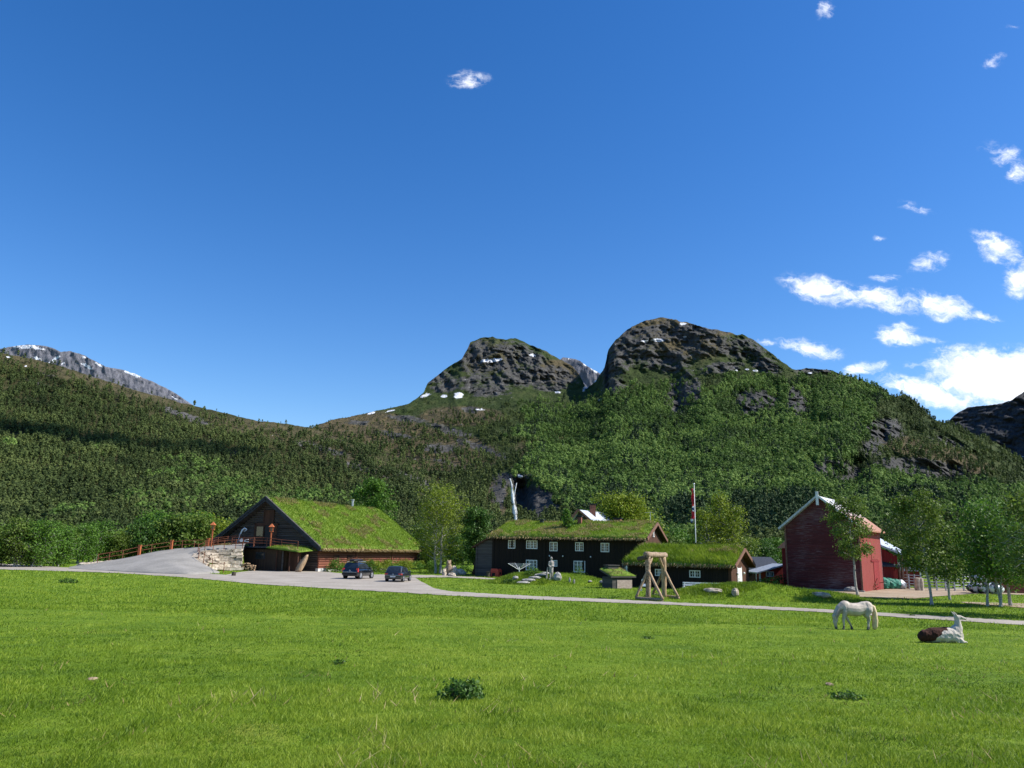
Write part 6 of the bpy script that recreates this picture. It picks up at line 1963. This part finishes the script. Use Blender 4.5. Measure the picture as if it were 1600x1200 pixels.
fall([(795.5, 797.5, 748), (797, 800, 754), (797.5, 802, 760), (797.5, 803, 770), (797, 804.5, 776), (798.5, 805.5, 785), (799.5, 807, 793), (799.5, 808, 801), (802, 808, 808), (803, 807, 813)], [WY] * 10)
fall([(806.8, 807.4, 755), (805.2, 806.2, 762), (803.6, 804.8, 769), (802, 803.8, 777)], [WY - 3] * 4)
tag(wr_.build('waterfall', mw, None, True), 'thin white waterfall dropping down a dark cliff', 'waterfall', kind='structure')

# cloud high to the right, outside the view; its shadow crosses the left hillside
def hpoint(H, px, py):
    c = int((px - H['xs'][0]) / H['step']); r_ = (H['by'][c] - py) / (H['by'][c] - H['sy'][c]) * (H['rows'] - 1)
    return Vector([float(v) for v in H['V'][int(r_), c]])
random.seed(12)
cm, t = newmat('cloud_white')
cd_ = t.n('ShaderNodeBsdfDiffuse', {'Color': (.8, .8, .82, 1)})
ca_ = t.smooth(t.noise(t.n('ShaderNodeNewGeometry').outputs['Position'], .022, 5, .65), .36, .60)
t.n('ShaderNodeOutputMaterial', {'Surface': t.n('ShaderNodeMixShader', {0: t.math('MULTIPLY', ca_, .75), 1: t.n('ShaderNodeBsdfTransparent').outputs[0], 2: cd_.outputs[0]}).outputs[0]})
c_ = MB()
path_ = [(-40, 668), (20, 672), (75, 680), (130, 687), (185, 694), (240, 700), (300, 706), (350, 712)]
for (a, b) in path_:
    for k in range(3):
        P_ = hpoint(HL, a + random.uniform(-28, 28), b + random.uniform(-9, 9))
        Q_ = P_ + sd * (3300 / sd.z)
        c_.ball(Q_, (random.uniform(45, 70), random.uniform(30, 48), random.uniform(9, 17)), 14, 9, jit=.12)
tag(c_.build('cloud', cm, None, True), 'unseen cloud high to the right, casting shadow on the left hillside', 'cloud', kind='stuff')

# ------------------------------------------------------------------ near trees
def tp(px, py_top, Y): return at(px, py_top, Y).z
# behind the turf barn
tree('leafy_tree', on(578, 150), 'bright green tree rising behind the turf barn ridge', M_BARK, M_LEAF, H=tp(577, 743, 150), Rr=4.2, cb=.3, shape='round', nl=26, leaves=9000, lsize=.20, tr=.28, seed=201, tint=.45, sigf=.17)
tree('light_birch', on(683, 108), 'tall airy yellow-green birch between the turf barn and dark house', M_BIRCHBARK, M_LEAFY, H=tp(687, 752, 108), Rr=4.0, cb=.18, shape='egg', nl=36, leaves=11000, lsize=.115, tr=.17, seed=202, tint=.5, sigf=.13, stems=2, stemspread=1.4)
tree('dark_tree', on(742, 106), 'dark green dense tree at the left end of the dark house', M_BARK, M_LEAFD, H=tp(742, 788, 106), Rr=2.3, cb=.14, shape='egg', nl=34, leaves=10000, lsize=.13, tr=.2, seed=203, tint=.55, sigf=.17)
tree('broad_tree', on(972, 140), 'rounded bright green tree behind the chimneys of the dark house', M_BARK, M_LEAFY, H=tp(965, 769, 140), Rr=5.4, cb=.2, shape='round', nl=36, leaves=19000, lsize=.20, tr=.3, seed=204, tint=.55, sigf=.16, stems=2, stemspread=2.5)
tree('yellow_tree', on(1130, 100), 'tall yellow-green tree behind the turf cabin and flagpole', M_BIRCHBARK, M_LEAFY, H=tp(1130, 762, 100), Rr=3.7, cb=.1, shape='cone', nl=46, leaves=14000, lsize=.12, tr=.2, seed=205, tint=.5, sigf=.14, stems=3, stemspread=2.0)
# birches on the right
tree('birch', hit(1341, 931), 'slender birch with white trunk in front of the red barn', M_BIRCHBARK, M_LEAFO, H=tp(1325, 757, 66), Rr=2.15, cb=.36, shape='egg', nl=28, leaves=6500, lsize=.10, tr=.13, seed=211, lean=(-.22, 0), tint=.55, sigf=.13, droop=.4)
tree('birch', hit(1457, 945.5), 'dark-trunked birch at the left of the right-hand group', M_BIRCHBARK, M_LEAFO, H=tp(1445, 752, 56) , Rr=2.5, cb=.26, shape='egg', nl=40, leaves=8500, lsize=.10, tr=.11, seed=212, lean=(-.35, 0), tint=.5, sigf=.12, droop=.6)
tree('birch', hit(1485, 938), 'white-trunked birch standing just behind the dark-trunked one', M_BIRCHBARK, M_LEAFO, H=6.6, Rr=2.2, cb=.28, shape='round', nl=28, leaves=5000, lsize=.10, tr=.11, seed=213, tint=.6, sigf=.14, droop=.6)
tree('birch', hit(1562, 948), 'dense birch with several leaning stems near the right edge', M_BIRCHBARK, M_LEAF, H=tp(1550, 768, 55), Rr=2.9, cb=.26, shape='round', nl=34, leaves=10500, lsize=.105, tr=.10, seed=214, tint=.55, sigf=.15, stems=3, stemspread=1.6, droop=.5)
tree('birch', hit(1581, 947), 'straight birch trunk rightmost in the group, darker crown', M_BIRCHBARK, M_LEAFD, H=6.8, Rr=2.3, cb=.3, shape='round', nl=30, leaves=6500, lsize=.105, tr=.13, seed=215, tint=.6, sigf=.15, droop=.5)
tree('birch', hit(1650, 965), 'tall olive birch cut off by the right edge of the picture', M_BIRCHBARK, M_LEAFO, H=8.1, Rr=3.2, cb=.2, shape='egg', nl=40, leaves=8000, lsize=.10, tr=.16, seed=216, tint=.5, sigf=.12, droop=.5)
# row of small trees at the left edge
small = [(-30, 97, 5.2), (8, 101, 5.6), (35, 98, 6.2), (58, 99, 5.9), (83, 103, 5.3), (96, 112, 5.8), (118, 118, 6.0), (140, 122, 6.6)]
names_l = ['bushy tree cut by the left edge', 'leftmost whole bushy tree along the track', 'tallest bushy tree of the left row', 'twin-stemmed bushy tree of the left row', 'bushy tree with pale stems at the row end', 'darker bushy tree behind the left row', 'round bushy tree behind the ramp foot', 'tallest bushy tree behind the ramp foot']
for i, (px_, Y_, h_) in enumerate(small):
    tree('bushy_tree', on(px_, Y_), names_l[i], M_BIRCHBARK, M_LEAF if i % 3 != 2 else M_LEAFO, group='bushy trees at the left edge', H=h_, Rr=2.5, cb=.08, shape='round', nl=26, leaves=6500, lsize=.13, tr=.10, seed=230 + i, tint=.42, sigf=.17, stems=3, stemspread=1.8)
# trees behind the ramp and around the farm: a few kinds, copied
kinds = []
for i, (leaf, shp) in enumerate(((M_LEAF, 'round'), (M_LEAFO, 'round'), (M_LEAFY, 'egg'), (M_LEAFD, 'egg'), (M_LEAF, 'egg'), (M_LEAFO, 'cone'))):
    kinds.append((leaf, shp, i))
BT = [  # px, Y, top row
    (165, 128, 838), (185, 124, 832), (205, 130, 822), (228, 126, 815), (250, 132, 806), (272, 127, 803), (292, 134, 800), (312, 128, 803), (334, 136, 806), (352, 140, 815), (240, 150, 800), (300, 155, 798),
    (640, 160, 835), (660, 150, 815), (700, 165, 830), (718, 140, 838), (735, 170, 828), (668, 128, 842), (650, 190, 838), (760, 175, 838),
    (1010, 170, 815), (1035, 180, 812), (1055, 160, 828), (1075, 175, 826), (1090, 150, 838), (1165, 160, 840), (1180, 170, 843), (1200, 165, 846), (1215, 180, 842), (1050, 140, 838),
    (1380, 190, 850), (1405, 180, 845), (1425, 170, 856), (1450, 175, 852), (1475, 165, 850), (1500, 170, 846), (1520, 160, 852), (1545, 170, 846), (1570, 160, 850), (1600, 165, 842), (1630, 160, 840),
    (-60, 140, 838), (-20, 150, 832), (25, 140, 828), (60, 150, 832), (100, 145, 834), (130, 150, 830)]
made = {}
WHERE = lambda px: ('behind the gravel ramp' if 140 < px < 400 else 'behind the left row of bushy trees' if px <= 140 else 'in the gap between turf barn and dark house' if px < 800 else 'behind the turf cabin' if px < 1300 else 'behind the pens and right-hand birches')
for i, (px_, Y_, ty) in enumerate(BT):
    k = i % 6
    loc = on(px_, Y_); h_ = tp(px_, ty, Y_)
    w_ = WHERE(px_)
    lab = 'broad-leaved background tree ' + w_
    if k not in made:
        leaf, shp, _ = kinds[k]
        t_ = tree('background_tree', loc, lab, M_BARK, leaf, H=8.0, Rr=3.6, cb=.05, shape=shp, nl=24, leaves=4200, lsize=.22, tr=.2, seed=300 + k, tint=.42, sigf=.2, stems=2, stemspread=2.4, twigs=2)
        made[k] = t_
        t_.scale = (h_ / 8,) * 3
    else:
        t_ = dup(made[k], loc, random.uniform(0, 6), h_ / 8, lab)
    t_['group'] = 'background trees ' + w_
# belt of woodland across the valley floor, before the slopes begin
def belt(name, label, n, x0, x1, y0, y1, h_, mt, seed, kind='leaf', tri=60):
    rng = np.random.default_rng(seed)
    protos = np.stack([proto(kind, rng, tri) for _ in range(10)])
    y = rng.uniform(y0, y1, n); u = rng.uniform(x0, x1, n); x = u * y
    P = np.stack([x, y, 0 * x], -1)
    hh = h_ * rng.uniform(.6, 1.2, n); wd = hh * rng.uniform(.9, 1.4, n)
    a = rng.uniform(0, 6.283, n); ca, sa = np.cos(a), np.sin(a)
    pr = protos[rng.integers(0, 10, n)]
    X = (pr[..., 0] * ca[:, None, None] - pr[..., 1] * sa[:, None, None]) * wd[:, None, None] + P[:, 0, None, None]
    Y = (pr[..., 0] * sa[:, None, None] + pr[..., 1] * ca[:, None, None]) * wd[:, None, None] + P[:, 1, None, None]
    Z = pr[..., 2] * hh[:, None, None]
    V = np.stack([X, Y, Z], -1).reshape(-1, 3)
    T_ = np.clip((.45 + rng.normal(0, .18, n))[:, None, None] + rng.normal(0, .1, (n, tri, 1)) + 0 * Z, 0, 1).ravel()
    tag(mesh_np(name, V, np.arange(len(V)).reshape(-1, 3), mt, attrs={'tint': T_}), label, 'forest', kind='stuff')
belt('valley_woodland', 'green woodland on the valley floor before the slopes', 2600, -.95, .95, 420, 1050, 11, M_BIRCHWOOD, 401)
belt('valley_thicket', 'dense thicket beyond the farm', 900, -.85, .95, 230, 420, 6.5, M_LEAFO, 402, tri=160)

# ------------------------------------------------------------------ meadow
rng = np.random.default_rng(91)
def on_road(x, y):
    """True where the gravel lies"""
    v = np.stack([x, y, terrain(x, y) - CAMZ], -1)
    d = v @ np.array(fw); px = 800 + (v @ np.array(rt)) / d * F_PX; py = 600 - (v @ np.array(up)) / d * F_PX
    a = curve(RU, px); b = curve(RL, px)
    r = (py > a - .1) & (py < b + .3)
    r |= (px > 642) & (px < 790) & (py > np.interp(px, [640, 700, 790], [898.6, 899.6, 905])) & (py < np.interp(px, [640, 700, 790], [903.2, 902.6, 906.6]))
    r |= (px > 1285) & (py > np.interp(px, [1285, 1300, 1345, 1411, 1520, 1800], [929, 924, 924, 919, 921, 925])) & (py < np.interp(px, [1285, 1390, 1430, 1480, 1520, 1800], [930.5, 935, 935.5, 931, 928, 934]))
    r |= (px > 108) & (px < 385) & (py < 891)
    return r
def meadow(name, label, n, d0, d1, h_, w0, ul=1.02, tint=.5, powr=1.0, mt=None, seed=0, patch=None, lean=.45):
    rng = np.random.default_rng(seed)
    q = rng.uniform(0, 1, n)
    y = 1 / (1 / d0 ** powr + q * (1 / d1 ** powr - 1 / d0 ** powr)) ** (1 / powr)
    x = rng.uniform(-ul, ul, n) * (y + 2)
    ok = ~on_road(x, y)
    if patch is not None:
        ok &= rng.uniform(0, 1, n) < patch(x, y)
    x, y = x[ok], y[ok]; n = len(x)
    P = np.stack([x, y, terrain(x, y) - .01], -1)
    c = fbm(x / 1.6, y / 1.6, 0, 4, 71)
    c2 = fbm(x / .35, y / .35, 0, 3, 72)
    big = fbm(x / 7, y / 11, 0, 4, 73)
    tn = tint + (c - .5) * 1.0 + (c2 - .5) * .5 + (big - .5) * .7
    hh = h_ * (.35 + 1.3 * c) * (1 + 1.5 * (c2 - .5))
    ww = w0 * (y / d0) ** .85
    N = np.zeros((n, 3)); N[:, 2] = 1; N[:, 0] = .18
    V, Fc, Tn = blades(P, N, hh * (1 + y * .012), ww, rng, tn, .13, lean)
    return tag(mesh_np(name, V, Fc, mt or M_BLADE, attrs={'tint': Tn}), label, 'grass', kind='stuff')
meadow('grass', 'short green meadow grass in the foreground', 860000, 4.6, 45, .040, .0065, powr=1.0, seed=11, lean=.6)
meadow('verge_grass', 'grass between and beyond the gravel tracks', 190000, 38, 125, .065, .045, powr=.6, seed=12, ul=.95)
meadow('tussocks', 'darker taller grass tufts dotted over the meadow', 190000, 4.6, 44, .066, .0075, powr=1.0, seed=14, tint=.10, patch=lambda x, y: sstep(fbm(x / .45, y / .6, 0, 3, 81), .60, .68) * sstep(fbm(x / 3, y / 4, 0, 3, 82), .45, .6), lean=.5)
meadow('pale_tufts', 'light yellow-green grass tufts in the meadow', 145000, 4.6, 44, .046, .007, powr=1.0, seed=15, tint=.85, patch=lambda x, y: sstep(fbm(x / .5, y / .6, 0, 3, 83), .56, .66), lean=.6)
meadow('dry_stalks', 'scattered dry straw in the meadow', 12000, 4.6, 40, .08, .008, powr=1.0, seed=13, mt=M_STRAW, patch=lambda x, y: sstep(fbm(x / 1.1, y / 1.1, 0, 4, 75), .58, .68), lean=.9)
# grass on the knolls
for i, (cx, cy, rx, ry, h) in enumerate(MOUNDS):
    rg_ = np.random.default_rng(500 + i); n = 9000
    a = rg_.uniform(0, 6.283, n); r_ = rg_.uniform(0, 1, n) ** .5 * 1.05
    x = cx + np.cos(a) * r_ * rx; y = cy + np.sin(a) * r_ * ry
    P = np.stack([x, y, terrain(x, y) - .02], -1); N = np.tile([.1, 0, 1.0], (n, 1))
    tn = .42 + (fbm(x / 1.0, y / 1.0, 0, 4, 76) - .5) * 1.1
    V, Fc, Tn = blades(P, N, .22, .05, rg_, tn, .15)
    tag(mesh_np('mound_grass', V, Fc, M_BLADE, attrs={'tint': Tn}), ['rough grass on the statue knoll', 'rough grass on the left shoulder of the statue knoll', 'rough grass on the mound before the red barn', 'rough grass on the left end of the barn mound', 'rough grass on the right end of the barn mound'][i], 'grass', kind='stuff')
WEEDS = [(722, 1093, .30, .22, 'large dark leafy weed clump in the middle foreground', 1100, .026), (107, 911, .95, .35, 'dark weed patch far left in the meadow by the track', 500, .06), (530, 1038, .14, .07, 'small dark weed clump left of the foreground middle', 160, .022), (1328, 1092, .26, .07, 'low dark weed patch in the right meadow', 260, .024), (1010, 998, .25, .07, 'dark weed patch high in the middle meadow', 200, .026), (1424, 962.5, .25, .1, 'small tuft by the track right of the horse', 100, .04)]
for i, (a, b, r_, h_, lb, n, ls) in enumerate(WEEDS):
    bush('weed_clump', hit(a, b), lb, M_LEAFD, r_, r_ * .8, h_, n, ls, 'weed', 'weed clumps in the meadow', 600 + i, .5, 36)
for i, (a, b) in enumerate(((1262, 905, ), (1273, 909))):
    pass
bush('shrub', on(1205, 80), 'round green shrub before the red annex', M_LEAF, .9, .7, 1.1, 700, .08, 'shrub', None, 701, .5)
bush('shrub', on(1188, 83), 'low shrub behind the flat rock on the mound', M_LEAF, .9, .6, .9, 500, .08, 'shrub', None, 702, .5)
bush('shrub', on(1218, 84), 'dark shrub in the corner by the red barn', M_LEAFD, .8, .6, 1.3, 600, .08, 'shrub', None, 703, .4)
bush('shrub', hit(832, 898), 'leafy bush on the knoll under the lower left window', M_LEAF, .8, .5, .8, 700, .06, 'shrub', None, 704, .5)
bush('shrub', on(905, 91.5), 'thin climbing shrub under the wide lower window', M_LEAF, .35, .25, 1.7, 400, .06, 'shrub', None, 705, .55)
bush('shrub', hit(795, 912), 'dark low shrub at the left foot of the knoll', M_LEAFD, .9, .4, .5, 500, .06, 'shrub', None, 706, .4)
